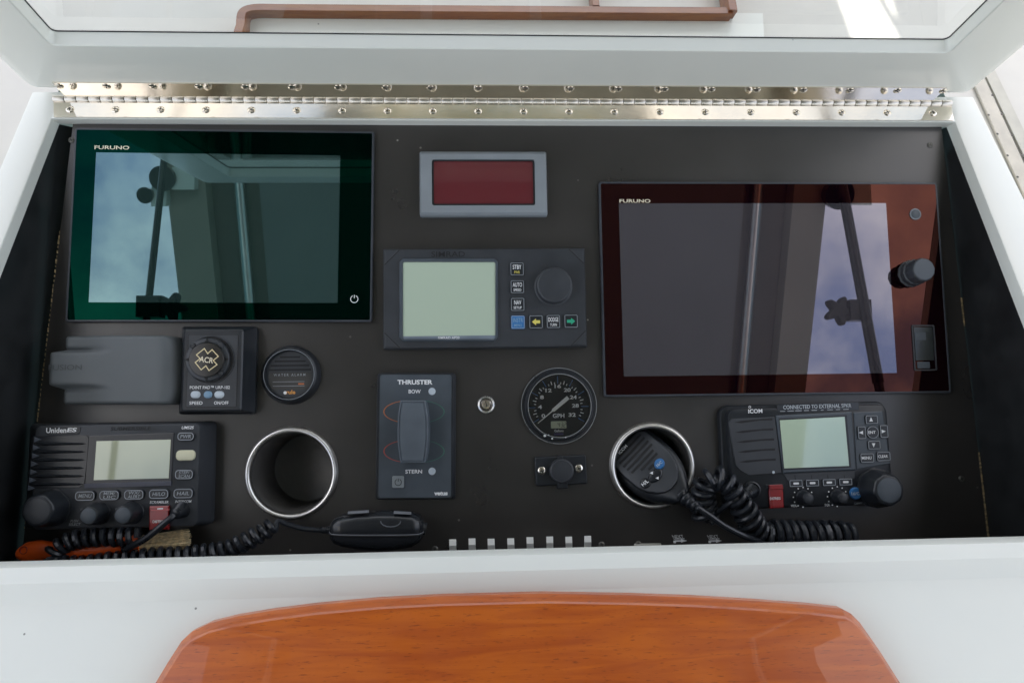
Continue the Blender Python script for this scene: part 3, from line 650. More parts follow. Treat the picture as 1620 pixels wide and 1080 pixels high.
g = G(); g.slab(RR(a_[0] - 0.002, a_[1] - 0.0196, a_[2] - 0.012, 0.0075, 0.001), HM - 0.0003, HM + 0.0007); g.build('latch', PLAS3, cs)
g = G(); g.slab(RR(a_[0] - 0.0035, a_[1] + 0.013, a_[2] - 0.014, 0.009, 0.0006), HM + 0.0004, HM + 0.0008); g.build('card_label', PLAS3, cs)

# ---------------------------------------------------------------- red digit display
t = dev('digit_display', 'small silver framed readout with a dark red window above the autopilot', 'display screen', 765, 291)
o = rrp(664, 241, 865, 342, 0.006, 3); oh = rrp(666, 243, 864, 336, 0.012, 2); i_ = rrp(683, 252, 846.5, 325, 0.012, 4)
g = G(); g.loft([[(x, y, 0) for x, y in o.ring()], [(x, y, 0.0075) for x, y in o.ring()], [(x, y, 0.0118) for x, y in oh.ring()], [(x, y, 0.0122) for x, y in oh.ring(0.0005)], [(x, y, 0.0122) for x, y in i_.ring()], [(x, y, 0.0092) for x, y in i_.ring(0.0004)]], top=False); g.build('frame', ALU, t)
flat(RR(i_.a[0], i_.a[1], i_.a[2], i_.a[3], 0.002), 0.0093, REDWIN, t, 'red_window')
g = G(); g.frame(rrp(683.5, 252.5, 846, 324.5, 0.0115, 4), rrp(686, 255, 843.5, 322, 0.0115, 3), 0.009, 0.0105); g.build('gasket', GASKET, t)
# ---------------------------------------------------------------- autopilot
x, y, wd, ht, a = rect(((607, 394), (925.5, 393), (928, 548.5), (606, 553)), 0.010); ROT = a
t = thing('autopilot_control', 'charcoal autopilot control head with pale green screen and round knob', 'control unit', (x, y, 0), a)
WF = 0.0125
g = G(); g.prism(RR(x, y, wd, ht, 0.0008), [(0, 0), (0, 0.0095), (0.0008, 0.0105), (0.0012, WF)]); g.build('case', PLAS2, t)
for sx in (-1, 1):
    for sy in (-1, 1):
        X, Y = sx * (wd / 2 - 0.0014), sy * (ht / 2 - 0.0014); L = 0.0165
        pts = [rotp(*p, x, y, a) for p in ((X, Y), (X - sx * L, Y), (X, Y - sy * L))]
        g = G(); g.prism(Poly(pts), [(0.0006, WF - 0.0006), (0.0006, WF + 0.0002), (0.0012, WF + 0.0006)]); g.build('corner_cap', PLAS2, t)
        m_ = [(pts[1], pts[2])][0]; d = (Vector(m_[1]) - Vector(m_[0])); nn = Vector((-d.y, d.x)).normalized() * 0.0005
        g = G(); g.add([(*(Vector(m_[0]) + nn), WF + .0001), (*(Vector(m_[0]) - nn), WF + .0001), (*(Vector(m_[1]) - nn), WF + .0001), (*(Vector(m_[1]) + nn), WF + .0001)], [(0, 1, 2, 3) if True else ()]); g.build('joint_line', DARKP, t)
text('SIMRAD', 709, 402, 54, 9, WF + 0.0001, DARKP, t, 0.01)
def octo(x0, y0, x1, y1, c, w):
    p = [(x0 + c, y0), (x1 - c, y0), (x1, y0 + c), (x1, y1 - c), (x1 - c, y1), (x0 + c, y1), (x0, y1 - c), (x0, y0 + c)]
    return Poly([tuple(q(X, Y, w))[:2] for X, Y in p])
oo, oi = octo(633, 409.5, 786.5, 538.5, 5, WF + .002), octo(637, 414, 784, 536, 2, WF + .002)
g = G(); g.loft([[(X, Y, w) for X, Y in r] for r, w in ((oo.ring(-0.0012), WF - 0.0003), (oo.ring(-0.0006), WF + 0.0012), (oo.ring(), WF + 0.002), (oi.ring(), WF + 0.002), (oi.ring(0.0003), WF + 0.0006))], top=False); g.build('screen_bezel', PLAS3, t)
flat(rrp(636, 413, 785, 531, WF + .001, 1), WF + 0.0008, LCD_S, t, 'screen')
flat(rrp(637, 531, 784, 537, WF + .001, 1), WF + 0.0008, mat('bezel_strip', (0.20, 0.24, 0.29), 0.4), t, 'screen_strip')
text('SIMRAD AP20', 710, 534.2, 34, 4.2, WF + 0.0011, WHITEP, t, 0.015)
for (px, py, l1, l2, s1, s2, c1, c2) in ((818, 425.5, 'STBY', 'PWR', 14, 9, WHITEP, YELP), (818.5, 453.5, 'AUTO', 'SPEED', 15, 12.5, WHITEP, WHITEP), (819, 481.5, 'NAV', 'SETUP', 11.5, 13, WHITEP, WHITEP), (819.5, 509.5, 'INSTR', 'MENU', 16, 12, LEDB, LEDB), (848, 509, None, 'L', 0, 0, YELP, 0), (875.5, 508.5, 'DODGE', 'TURN', 16, 11, WHITEP, WHITEP), (903.5, 508, None, 'R', 0, 0, GREENP, 0)):
    b = outline_btn(t, cr(px, py, 22, 21.5, WF + .002, 2.5), WF - 0.0005, WF + 0.0022, BLUEB if l1 == 'INSTR' else PLAS, OUTL, 0.0005, bev=0.0004)
    if l1:
        text(l1, px, py - 3.2, s1, 7.0, WF + 0.0024, c1, b, 0.012); text(l2, px, py + 5, s2, 4.2, WF + 0.0024, c2, b, 0.012)
    else: flat(arrow(px, py, 13, 11, WF + .0024, -1 if l2 == 'L' else 1), WF + 0.0024, c1, b, 'arrow')
c = q(875.5, 453.5, WF); k = pk(WF)
g = G(); g.lathe(c.x, c.y, [(31 * k, WF - 0.0005), (30.5 * k, WF + 0.0006), (29 * k, WF + 0.0012), (28.6 * k, WF + 0.010), (27.6 * k, WF + 0.0118), (25.8 * k, WF + 0.0127), (20 * k, WF + 0.0129)], 56); g.build('knob', PLAS2, t)
ROT = 0
# ---------------------------------------------------------------- grey moulded cover (heightfield)
t = dev('speaker_cover', 'grey moulded silicone cover with a raised tongue under the green tinted display', 'cover', 180, 585)
g = G(); NX, NY = 64, 56; sst = lambda a, b, x: (lambda u: u * u * (3 - 2 * u))(min(1, max(0, (x - a) / (b - a)))); vs = []
HC = 0.030
for j in range(NY + 1):
    yy = 530 + 109 * j / NY
    band = sst(551, 558, yy) * (1 - sst(608, 617, yy))
    for i in range(NX + 1):
        s = i / NX; xl = 94 - 19 * band - 2.0 * (yy - 585) / 54; xr = 283 - 1.5 * abs((yy - 585) / 54) ** 4 * 8
        xx = xl + (xr - xl) * (s ** 1.0)
        h = HC - 0.0065 * (1 - band) * (1 - sst(110, 182, xx))
        gro = (math.exp(-((yy - 553) / 4.0) ** 2) + math.exp(-((yy - 613) / 4.5) ** 2)) * (1 - sst(110, 178, xx)); h -= 0.0035 * gro
        e = max(0, (xx - 246) / (xr - 246)); h *= math.sqrt(max(0.0, 1 - (e ** 2.6) * 0.86))
        h -= 0.004 * max(0, 1 - (xx - xl) / 7) ** 2 + 0.0035 * (max(0, 1 - (yy - 530) / 5) ** 2 + max(0, 1 - (639 - yy) / 5) ** 2)
        p = q(xx, yy, HC); vs.append((p.x, p.y, h))
fs = [(j * (NX + 1) + i, (j + 1) * (NX + 1) + i, (j + 1) * (NX + 1) + i + 1, j * (NX + 1) + i + 1) for j in range(NY) for i in range(NX)]
edge = [i for i in range(NX + 1)] + [j * (NX + 1) + NX for j in range(1, NY + 1)] + [NY * (NX + 1) + i for i in range(NX - 1, -1, -1)] + [j * (NX + 1) for j in range(NY - 1, 0, -1)]
nb = len(vs); vs += [(vs[e][0], vs[e][1], 0) for e in edge]
fs += [(edge[k], nb + k, nb + (k + 1) % len(edge), edge[(k + 1) % len(edge)])[::-1] for k in range(len(edge))]
g.add(vs, fs); g.build('cover_shell', COVER, t, 55)
text('FUSION', 103, 581, 50, 8.5, HC + 0.0004, mat('shaded_letters', (0.075, 0.084, 0.089), 0.5), t, 0.0)  # flat letters; the darker colour stands in for embossed shading
# ---------------------------------------------------------------- searchlight pad
WA = 0.031
t = dev('searchlight_pad', 'black remote pad with round dial, gold cross emblem and three pale buttons', 'control unit', 346, 588, R(-0.6))
b0 = rrp(287, 517, 406, 655, 0.004, 5); tp = rrp(291, 523, 381, 648, WA, 2.5)
g = G(); g.loft([[(x, y, w) for x, y in r] for r, w in ((b0.ring(), 0), (b0.ring(), 0.007), (b0.ring(0.0016), 0.0095), (tp.ring(-0.0016), WA - 0.0012), (tp.ring(), WA))]); g.build('case', PLAS, t)
fp = rrp(296, 529, 376, 644, WA, 1.5)
g = G(); g.frame(fp, RR(fp.a[0], fp.a[1], fp.a[2] - 0.0012, fp.a[3] - 0.0012, 0.0008), WA - 0.0002, WA + 0.0002); g.build('face_edge', DARKP, t)
flat(RR(fp.a[0], fp.a[1], fp.a[2] - 0.0012, fp.a[3] - 0.0012, 0.0008), WA, PLAS2, t, 'face_plate', 0.0003)
c = q(333, 569, WA); k = pk(WA)
g = G(); g.lathe(c.x, c.y, [(38 * k, WA), (37.5 * k, WA + 0.0012), (36.5 * k, WA + 0.0014), (36 * k, WA + 0.0006)], 56, top=False); g.build('dial_rim', PLAS2, t)
flat(disc(333, 569, 36.2, WA), WA + 0.0005, DARKP, t, 'dial_recess')
g = G(); c = q(330, 569, WA); g.lathe(c.x, c.y, [(34 * k, WA), (33.5 * k, WA + 0.004), (32 * k, WA + 0.0052), (27 * k, WA + 0.0060), (26.5 * k, WA + 0.004)], 56, top=False); g.build('collar', PLAS2, t)
for an in (45, 135, -45):
    g = G(); X, Y = c.x + math.cos(R(an)) * 30 * k, c.y + math.sin(R(an)) * 30 * k; g.lathe(X, Y, [(4.8 * k, WA + 0.004), (4.4 * k, WA + 0.0066), (3 * k, WA + 0.0072)], 16); g.build('dimple', PLAS, t)
for an in (90, 0, 180, 270):
    X, Y = c.x + math.cos(R(an)) * 30 * k, c.y + math.sin(R(an)) * 30 * k
    g = G(); g.prism(Poly([rotp(math.cos(R(an) + d) * 4 * k, math.sin(R(an) + d) * 4 * k, X, Y, 0) for d in (0, 2.4, -2.4)]), [(0, WA + 0.005), (0, WA + 0.0062)]); g.build('arrow_mark', DARKP, t)
c = q(331, 570, WA); WK = WA + 0.010
g = G(); g.lathe(c.x, c.y, [(26.5 * k, WA + 0.003), (26.5 * k, WK - 0.001), (25.6 * k, WK - 0.0002), (24.5 * k, WK)], 56); kb = g.build('dial_knob', mat('dial_black', (0.034, 0.031, 0.028), 0.3), t)
em = [(362, 270), (397, 325), (443, 282), (517, 362), (462, 405), (503, 450), (408, 520), (375, 470), (325, 512), (255, 425), (308, 385), (268, 345)]
ep = Poly([tuple(q(X / 6.747 + 270, Y / 6.75 + 510, WK))[:2] for X, Y in em])
g = G(); g.loft([[(x, y, WK + 0.0002) for x, y in ep.ring(i)] for i in (0, 0.0010)], top=False); g.build('emblem_outline', mat('gold_print', (0.80, 0.68, 0.40), 0.4), kb)
text('ACR', 326.5, 569, 21.5, 9, WK + 0.0002, CREAMP, kb, 0.02, rot=R(-8))
text('POINT PAD\u2122 URP-102', 332, 612.5, 61, 5.0, WA + 0.0005, WHITEP, t, 0.01); text('SPEED', 310, 637.2, 20, 5.0, WA + 0.0005, WHITEP, t, 0.01); text('ON/OFF', 350, 637, 22, 5.0, WA + 0.0005, WHITEP, t, 0.01)
for px, m, rx, lb in ((309.8, LEDW, 15, None), (329.5, LEDB, 13, 'round blue button'), (347.3, LEDW, 15, None)):
    g = G(); sh = cr(px, 624, rx, 11, WA, 5.4, 6); g.prism(sh, [(0, WA), (0, WA + 0.001), (0.0008, WA + 0.0018), (0.002, WA + 0.0023)]); g.build('button', m, t, label=lb)
ROT = 0
# ---------------------------------------------------------------- water alarm
t = dev('water_alarm', 'round black bilge alarm with grille slots left of the thruster control', 'alarm', 460, 592)
c = q(461, 593, 0.0); k = pk(0.006); WB = 0.011
g = G(); g.lathe(c.x, c.y, [(46.5 * k, 0), (46 * k, 0.003), (42 * k, 0.0095), (39.5 * k, WB), (38.3 * k, WB), (37.4 * k, WB - 0.001), (36.4 * k, 0.005)], 64, top=False); g.build('housing', PLAS, t)
flat(Circ(c.x, c.y, 36.6 * k, 64), 0.0052, PLAS2, t, 'face')
g = G(); g.loft([[(x, y, WB + 0.0001) for x, y in Circ(c.x, c.y, r * k, 64).ring()] for r in (39.0, 38.4)], top=False); g.build('rim_line', OUTL, t)
for yy, hw in ((564.6, 15.5), (571.2, 24), (578, 29.5), (584.8, 32.5)):
    cc = q(459, yy, 0.0055); g = G(); g.box(cc.x, cc.y, hw * 2 * k, 2.4 * k, 0.004, 0.00545); g.build('slot', DARKP, t)
    g = G(); g.box(cc.x, cc.y - 2.9 * k, hw * 2.02 * k, 1.5 * k, 0.004, 0.0060); g.build('louvre', PLAS2, t)
flat(rrp(426, 589, 492, 616, 0.0055, 3), 0.0053, mat('alarm_label', (0.05, 0.048, 0.045), 0.5), t, 'label_plate', 0.0002)
text('W A T E R   A L A R M', 458, 592.7, 49, 4.0, 0.0057, GREYP, t, 0.012)
for yy in (603.6, 610.4):
    cc = q(456.5, yy, 0.0057); g = G(); g.box(cc.x, cc.y, 49 * k, 0.7 * k, 0.0053, 0.0057); g.build('rule_line', GREYP, t)
cc = q(476.5, 607, 0.0057); g = G(); g.box(cc.x, cc.y, 9 * k, 2.2 * k, 0.0053, 0.00565); g.build('orange_mark', ORGP, t)
text('rule', 460, 620, 14, 6.5, 0.0057, mat('orange_logo', (0.70, 0.32, 0.08), 0.5), t, 0.03); flat(disc(451, 621, 2.6, .0057, 12), 0.0056, WHITEP, t, 'logo_mark')
# ---------------------------------------------------------------- thruster control
x, y, wd, ht, a = rect(((596, 589.5), (719.5, 589.5), (720.5, 789), (593.5, 790)), 0.005); ROT = a
t = thing('thruster_control', 'upright slate panel with barrel shaped handle and red and green arcs', 'control unit', (x, y, 0), a)
WT = 0.010
g = G(); bo = RR(x + 0.0005, y, wd, ht, 0.004); tf = rrp(597, 590.5, 716.5, 788.5, WT, 4)
g.loft([[(X, Y, w) for X, Y in r] for r, w in ((bo.ring(), 0), (bo.ring(), 0.0055), (tf.ring(-0.0005), 0.0092), (tf.ring(0.0004), WT))]); g.build('case', PLAS, t)
flat(rrp(600, 592.5, 714, 786.5, WT, 4), WT, PLAS3, t, 'face_plate', 0.0005)
W1 = WT + 0.0007
text('THRUSTER', 656.5, 604.3, 55, 7.4, W1, WHITEP, t, 0.035); text('BOW', 656, 619, 19, 6, W1, WHITEP, t, 0.02); text('STERN', 654.5, 745.5, 26, 6, W1, WHITEP, t, 0.02); text('vetus', 697.5, 780, 21, 6.2, W1, WHITEP, t, 0.05)
for cy in (651, 713.5):
    for sgn, m in ((-1, ORGP if cy < 680 else REDP), (1, GRNP)):
        g = G(); rr = []
        for ro in (1.0, 0.965):
            pts = []
            for i in range(25):
                th = R(-78 + 156 * i / 24); p = q(655 + sgn * (48.5 * math.cos(th) ** 0.9 * (1 if ro == 1 else 0.965)), cy + 18.5 * math.sin(th) * (1 if ro == 1 else 0.955), W1); pts.append((p.x, p.y, W1))
            rr.append(pts)
        g.loft(rr if sgn < 0 else rr[::-1], top=False, closed=False); g.build('arc', m, t)
for cy in (618.8, 745): flat(disc(683.5, cy, 5.6, W1, 24), W1, LEDW, t, 'lamp', 0.0005)
def barrel(cx, cy, w0, w1, h, w, n=10):
    p = []
    for i in range(n + 1): v = -1 + 2 * i / n; p.append((w1 - (w1 - w0) * abs(v) ** 2.2, v))
    pts = [(cx + X, cy + h * v) for X, v in p] + [(cx - X, cy + h * v) for X, v in p[::-1]]
    return Poly([tuple(q(X, Y, w))[:2] for X, Y in pts])
WH = 0.033
b1, b2 = barrel(656.5, 682, 19, 24, 47.5, 0.012), barrel(653, 682.5, 19.5, 24.5, 49.5, WH)
g = G(); g.loft([[(X, Y, w) for X, Y in r] for r, w in ((b1.ring(), WT), (b1.ring(), 0.016), (b2.ring(0.0022), WH - 0.006), (b2.ring(), WH - 0.003), (b2.ring(), WH - 0.0008), (b2.ring(0.0008), WH), (b2.ring(0.0015), WH), (b2.ring(0.0021), WH - 0.0009), (b2.ring(0.0027), WH))], top=True); g.build('handle', mat('handle_grey', (0.105, 0.125, 0.148), 0.45), t)
pb = G(); pb.slab(cr(630, 762, 18.5, 18.5, W1, 2), WT, WT + 0.0016); b = pb.build('power_button', mat('grey_key', (0.26, 0.29, 0.30), 0.5), t); power(630, 762.4, 5.4, WT + 0.0017, DARKP, b)
ROT = 0
# ---------------------------------------------------------------- key lock
t = dev('key_lock', 'small round chrome lock between the thruster control and the gauge', 'lock', 769, 640)
c = q(769, 640, 0.0); k = pk(0.004)
g = G(); g.lathe(c.x, c.y, [(14.2 * k, 0), (14.2 * k, 0.0012), (13 * k, 0.0024), (10.5 * k, 0.0030), (9.6 * k, 0.0018), (9.4 * k, 0.0005)], 40, top=False); g.build('ring', mat('satin_chrome', (0.62, 0.62, 0.60), 0.28, 1.0), t)
g = G(); g.lathe(c.x, c.y, [(9.3 * k, 0), (9.0 * k, 0.0028), (6.5 * k, 0.0044), (3 * k, 0.0050)], 32); cy_ = g.build('cylinder', mat('warm_chrome', (0.75, 0.66, 0.56), 0.22, 1.0), t)
g = G(); g.box(c.x, c.y + 0.0006, 0.0009, 0.0058, 0.0046, 0.00508, 0.2); g.build('keyhole', DARKM, cy_)
# ---------------------------------------------------------------- flow gauge
t = dev('flow_gauge', 'round black gauge with white needle, numerals and tiny digit readout', 'gauge', 884, 641)
c = q(884, 641.5, 0.0); k = pk(0.004)
g = G(); g.lathe(c.x, c.y, [(61 * k, 0), (60.8 * k, 0.0022), (59.5 * k, 0.0032), (55 * k, 0.0034), (54.3 * k, 0.0068), (52.6 * k, 0.0088), (50.4 * k, 0.0090), (49.6 * k, 0.0078), (49.4 * k, 0.0050)], 72, top=False); g.build('bezel', PLAS, t)
for r_ in (60.2, 50.2):
    g = G(); w_ = 0.0034 if r_ > 55 else 0.0093; g.loft([[(x, y, w_) for x, y in Circ(c.x, c.y, r * k, 72).ring()] for r in (r_, r_ - 0.8)], top=False); g.build('bezel_line', mat('bezel_edge', (0.55, 0.56, 0.58), 0.3, 0.6), t)
flat(Circ(c.x, c.y, 49.6 * k, 64), 0.0052, DIALF, t, 'dial')
D0 = 0.0055; cd_ = q(883.3, 643, D0); k = pk(D0)
blue = mat('blue_tick', (0.10, 0.22, 0.48), 0.5)
for i in range(33):
    an = R(211.5 - 242 * i / 32)
    if i % 4 == 0: r0, r1, wt, m = 36.5, 48, 0.9, blue
    elif i % 2 == 0: r0, r1, wt, m = 35.8, 41.5, 1.3, WHITEP
    else: r0, r1, wt, m = 35.5, 38.8, 1.2, WHITEP
    g = G(); rm = (r0 + r1) / 2 * k; g.box(cd_.x + math.cos(an) * rm, cd_.y + math.sin(an) * rm, (r1 - r0) * k, wt * k, 0.0050, D0 + 0.0001, an); g.build('tick', m, t)
for s_, px, py, wp in (('0', 859.6, 657.5, 6), ('4', 854.2, 643.5, 6.5), ('8', 857.4, 628, 6), ('12', 867.8, 617.3, 10), ('16', 882.4, 610.7, 10.5), ('20', 897.5, 616.6, 11), ('24', 907, 628, 11), ('28', 910.3, 641.4, 11), ('32', 905.2, 655.9, 11.5)): text(s_, px, py, wp, 6.1, D0 + 0.0002, WHITEP, t, 0.03, name='numeral')
text('GPH', 883.7, 657.3, 18.5, 6.8, D0 + 0.0002, WHITEP, t, 0.02); text('Gallons', 884.3, 681, 14.5, 4, D0 + 0.0002, WHITEP, t, 0.02)
g = G(); cc = q(884, 686.3, D0); g.box(cc.x, cc.y, 15 * k, 3 * k, 0.0050, D0 + 0.0001); g.build('small_print', mat('violet_print', (0.07, 0.06, 0.16), 0.6), t)
flat(rrp(871.5, 666, 896, 677.2, D0, 1), D0, LCD_Y, t, 'readout')
# seven segment digits
def seg7(ch, px, py, wpx, hpx, w, m, par):
    cc = q(px, py, w); k = pk(w); a, b = wpx * k / 2, hpx * k / 2; th = 0.00055
    S_ = dict(a=(0, b, 2 * a, th), g=(0, 0, 2 * a, th), d=(0, -b, 2 * a, th), b=(a, b / 2, th, b), c=(a, -b / 2, th, b), f=(-a, b / 2, th, b), e=(-a, -b / 2, th, b))
    on = {'4': 'bcfg', '3': 'abcdg', '2': 'abged'}[ch]
    for s_ in on: X, Y, ww, hh = S_[s_]; g = G(); g.box(cc.x + X + Y * 0.12, cc.y + Y, ww * (0.86 if ww > hh else 1), hh * (0.86 if hh > ww else 1), w - 0.0004, w + 0.0001); g.build('digit_segment', m, par)
for ch, px in (('4', 884), ('3', 889), ('2', 893.6)): seg7(ch, px, 671.4, 2.9, 7.2, D0 + 0.0002, DARKP, t)
cc = q(891.3, 675, D0); g = G(); g.box(cc.x, cc.y, 0.0006, 0.0006, D0 - 0.0002, D0 + 0.00035); g.build('decimal_point', DARKP, t)
tip, mid, end = q(851, 669.3, 0.007), q(874.5, 649.4, 0.007), q(899, 628.4, 0.007)
d = (end - tip).normalized(); nn = Vector((-d.y, d.x, 0)); pts = [tip - nn * 0.0004, mid - d * 0.0012 - nn * 0.0006, mid + d * 0.001 - nn * 0.0019, end - nn * 0.0022, end + nn * 0.0022, mid + d * 0.001 + nn * 0.0019, mid - d * 0.0012 + nn * 0.0006, tip + nn * 0.0004]
g = G(); g.slab(Poly([(p.x, p.y) for p in pts]), 0.0064, 0.0072, 0.0002); g.build('needle', mat('needle_white', (0.95, 0.95, 0.93), 0.45), t)
g = G(); cc = c; g.lathe(cc.x, cc.y, [(49.5 * pk(.007), 0.0080), (30 * pk(.007), 0.0090), (8 * pk(.007), 0.0094)], 64); g.build('glass', DOME, t)
for px, py, r_ in ((862, 689, 2.2), (868, 688, 1.1), (873.5, 693.5, 1.7), (894.8, 691.5, 1.3)):
    g = G(); cc = q(px, py, 0.0085); r_ *= pk(.008); g.lathe(cc.x, cc.y, [(r_, 0.0080), (r_ * .9, 0.0090), (r_ * .4, 0.0094)], 9); g.build('dried_drop', mat('salt', (0.7, 0.72, 0.72), 0.6), t)
# ---------------------------------------------------------------- power socket
x, y, wd, ht, a = rect(((845, 722.5), (926.5, 719), (929, 764.5), (848, 769)), 0.003); ROT = a
t = thing('power_socket', 'small rectangular socket plate with a round rubber cap below the gauge', 'socket', (x, y, 0), a)
g = G(); g.prism(RR(x, y, wd, ht, 0.002), [(0, 0), (0, 0.003), (0.0006, 0.0042), (0.0012, 0.0046)]); g.build('plate', PLAS, t)
c = q(887.5, 744, 0.004); k = pk(0.006)
g = G(); g.lathe(c.x, c.y, [(19.2 * k, 0.004), (19.0 * k, 0.0105), (18.2 * k, 0.0122), (16.2 * k, 0.0128), (15.6 * k, 0.0122), (14 * k, 0.0124)], 44); cp = g.build('cap', PLAS2, t)
g = G(); cc = q(886, 723.5, 0.006); g.slab(RR(cc.x, cc.y, 7.5 * k, 6.5 * k, 0.001), 0.0042, 0.0085); g.build('cap_tab', PLAS, cp)
g = G(); cc = q(889.5, 766.5, 0.005); g.prism(RR(cc.x, cc.y, 17 * k, 12 * k, 0.001), [(0, 0.0), (0, 0.006), (0.001, 0.008)]); g.build('strap', PLAS, t)
for px, py in ((857.3, 744.5), (915.8, 741)): inst('screw', SCREW, t, Matrix.Translation(q(px, py, 0.0046)) @ Matrix.Rotation(0.2 + px, 4, 'Z'))
ROT = 0
# ---------------------------------------------------------------- cup holders
def cup(px, py, r, label):
    t = dev('cup_holder', label, 'cup holder', px, py)
    c = q(px, py, 0.004); k = pk(0.004); R_ = r * k
    g = G(); prof = [(R_ + 0.0005, 0.0)]
    for i in range(9):
        th = math.pi * i / 8; prof.append((R_ - 0.0031 + 0.0031 * math.cos(th), 0.0012 + 0.0042 * math.sin(th)))
    prof.append((R_ - 0.0063, -0.002)); g.lathe(c.x, c.y, prof, 72, top=False); g.build('rim_ring', STEELR, t)
    ri = R_ - 0.0064
    g = G(); g.lathe(c.x, c.y, [(ri, 0.001), (ri, -0.012), (ri - 0.001, -0.014), (ri - 0.002, -0.076), (ri - 0.004, -0.081), (ri - 0.006, -0.082)], 64, top=True); g.build('liner', mat('cup_liner', (0.105, 0.10, 0.095), 0.34, bump=0.3, bscale=120), t, 30)
    return t
cup(460, 748, 71, 'empty black cup holder with a steel ring left of the thruster control')
cup(1032.8, 736.5, 68, 'black cup holder with a steel ring holding a hand microphone')
# ---------------------------------------------------------------- toggle switches
ORD = ('leftmost', 'second from the left', 'third from the left', 'fourth from the left', 'fifth from the left', 'sixth from the left', 'seventh from the left', 'rightmost')
for i, (px, py) in enumerate(((716.5, 859), (747.3, 858.2), (778, 857.4), (808.5, 856.6), (839, 855.8), (869.5, 855), (900, 854), (928.5, 853))):
    t = dev('toggle_switch', 'white switch paddle, ' + ORD[i] + ' of the row along the front coaming', 'switch', px, 880, 0, 'white switch paddles along the front edge')
    lean = random.uniform(-0.0010, 0.0010); py += random.uniform(-0.8, 0.8); c0 = q(px + 1, 892, 0.006)
    g = G(); g.prism(RR(c0.x, c0.y - 0.004, 0.012, 0.018, 0.001), [(0, 0), (0, 0.006), (0.001, 0.007)]); g.build('base', PLAS, t)
    ctop = q(px, py - 6.5, 0.026); k = pk(.026); hw = 5.3 * k; hb = hw * 1.02
    yb = c0.y - 0.002; g = G(); T_ = 0.0026
    g.hexa([(c0.x - hb, yb - 0.004, 0.006), (c0.x + hb, yb - 0.004, 0.006), (c0.x + hb, yb + 0.004, 0.006), (c0.x - hb, yb + 0.004, 0.006), (ctop.x - hw + lean, ctop.y - 0.0065, 0.027), (ctop.x + hw + lean, ctop.y - 0.0065, 0.027), (ctop.x + hw + lean, ctop.y, 0.0262), (ctop.x - hw + lean, ctop.y, 0.0262)])
    g.build('paddle', PADDLE, t)
# small stickers
for px, lb in ((1075, 'left'), (1130.5, 'right')):
    t = dev('switch_label', 'small white lettered sticker with arrow on the panel foot, the ' + lb + ' one of two', 'sticker', px, 853, 0, 'small lettered stickers at the panel foot')
    text('NEXT', px - 2.5, 848.3, 17, 5.0, 0.0006, WHITEP, t, 0.0, -0.5)
    g = G(); c = q(px - 0.5, 851.8, 0.0005); k = pk(0); g.box(c.x, c.y, 17 * k, 0.9 * k, 0, 0.0005); g.build('underline', WHITEP, t)
    flat(arrow(px + 2.5, 855, 19, 5.2, 0.0005, 1), 0.0005, WHITEP, t, 'arrow'); flat(cr(px - 7.5, 856.5, 4, 4, .0005, 1), 0.0005, WHITEP, t, 'dot')

# ---------------------------------------------------------------- radio on the right
x, y, wd, ht, a = rect(((1138, 642), (1397, 634.5), (1419, 797), (1147, 806)), 0.010); ROT = a
t = thing('marine_radio', 'black marine radio with green screen and arrow pad below the right display', 'radio', (x, y, 0), a)
WI = 0.020
fo = rect(((1138, 642), (1397, 634.5), (1418, 797), (1147, 806)), 0.010); fi = rect(((1151, 648), (1398, 638), (1419, 797), (1160, 803)), WI)
A_ = RR(fo[0], fo[1], fo[2], fo[3], 0.011, fo[4], 8); C_ = RR(fi[0], fi[1], fi[2], fi[3], 0.009, fi[4], 8)
g = G(); g.loft([[(X, Y, w) for X, Y in r] for r, w in ((A_.ring(), 0), (A_.ring(), 0.008), (A_.ring(0.0012), 0.0098), (A_.ring(0.004), 0.010), (C_.ring(0.0005), 0.0105), (C_.ring(), WI - 0.002), (C_.ring(0.0006), WI - 0.0006), (C_.ring(0.002), WI))]); g.build('case', PLAS, t)
fb = rect(((1162, 655), (1388, 648), (1398, 716), (1168, 750)), WI)
def pr4(pts, w, bev=0.0008, h=0.0012, r=None, name='part', m=PLAS2, par=None):
    g = G(); P_ = Poly([tuple(q(X, Y, w))[:2] for X, Y in pts]); g.prism(P_, [(0, w - 0.0006), (0, w + h - bev * .6), (bev, w + h)]); return g.build(name, m, par or t)
pr4([(1152, 668), (1158, 662), (1226, 659), (1237, 748), (1184, 752), (1170, 744), (1163, 736)], WI, name='speaker_face', m=PLAS2)
for i in range(5):
    xl_, xr_, yl, yr = 1161 + 1.9 * i, 1222 + 1.3 * i, 668 + 15.6 * i, 662.8 + 15.9 * i
    g = G(); P_ = Poly([tuple(q(X, Y, WI + .0012))[:2] for X, Y in ((xl_, yl), (xl_ + 12, yl - 2.6), (xr_ - 12, yr - 1.0), (xr_, yr - 1.6), (xr_, yr + 1.8), (xr_ - 20, yr + 2.2), (xl_ + 12, yl + 1.0))]); g.prism(P_, [(0, WI), (0, WI + 0.00128)]); g.build('speaker_slot', DARKP, t)
pr4([(1226, 657), (1346, 651), (1353, 743), (1238, 748)], WI, 0.0012, 0.0026, name='screen_bezel', m=PLAS3)
pr4([(1231.5, 661.5), (1339, 656), (1346.5, 739), (1239, 743)], WI + 0.002, 0.0002, 0.0008, name='screen_mask', m=PLAS)
pr4([(1233.5, 664.5), (1336, 659), (1343, 736.5), (1240.5, 740.5)], WI + 0.0026, 0.0001, 0.0004, name='screen', m=LCD_I)
pr4([(1350, 652), (1396, 650), (1408, 733), (1354, 742)], WI, 0.0008, 0.0008, name='keypad_face', m=PLAS3)
pr4([(1238, 748), (1353, 743), (1352, 757), (1247, 762)], WI, 0.0006, 0.0006, name='softkey_face', m=PLAS2)
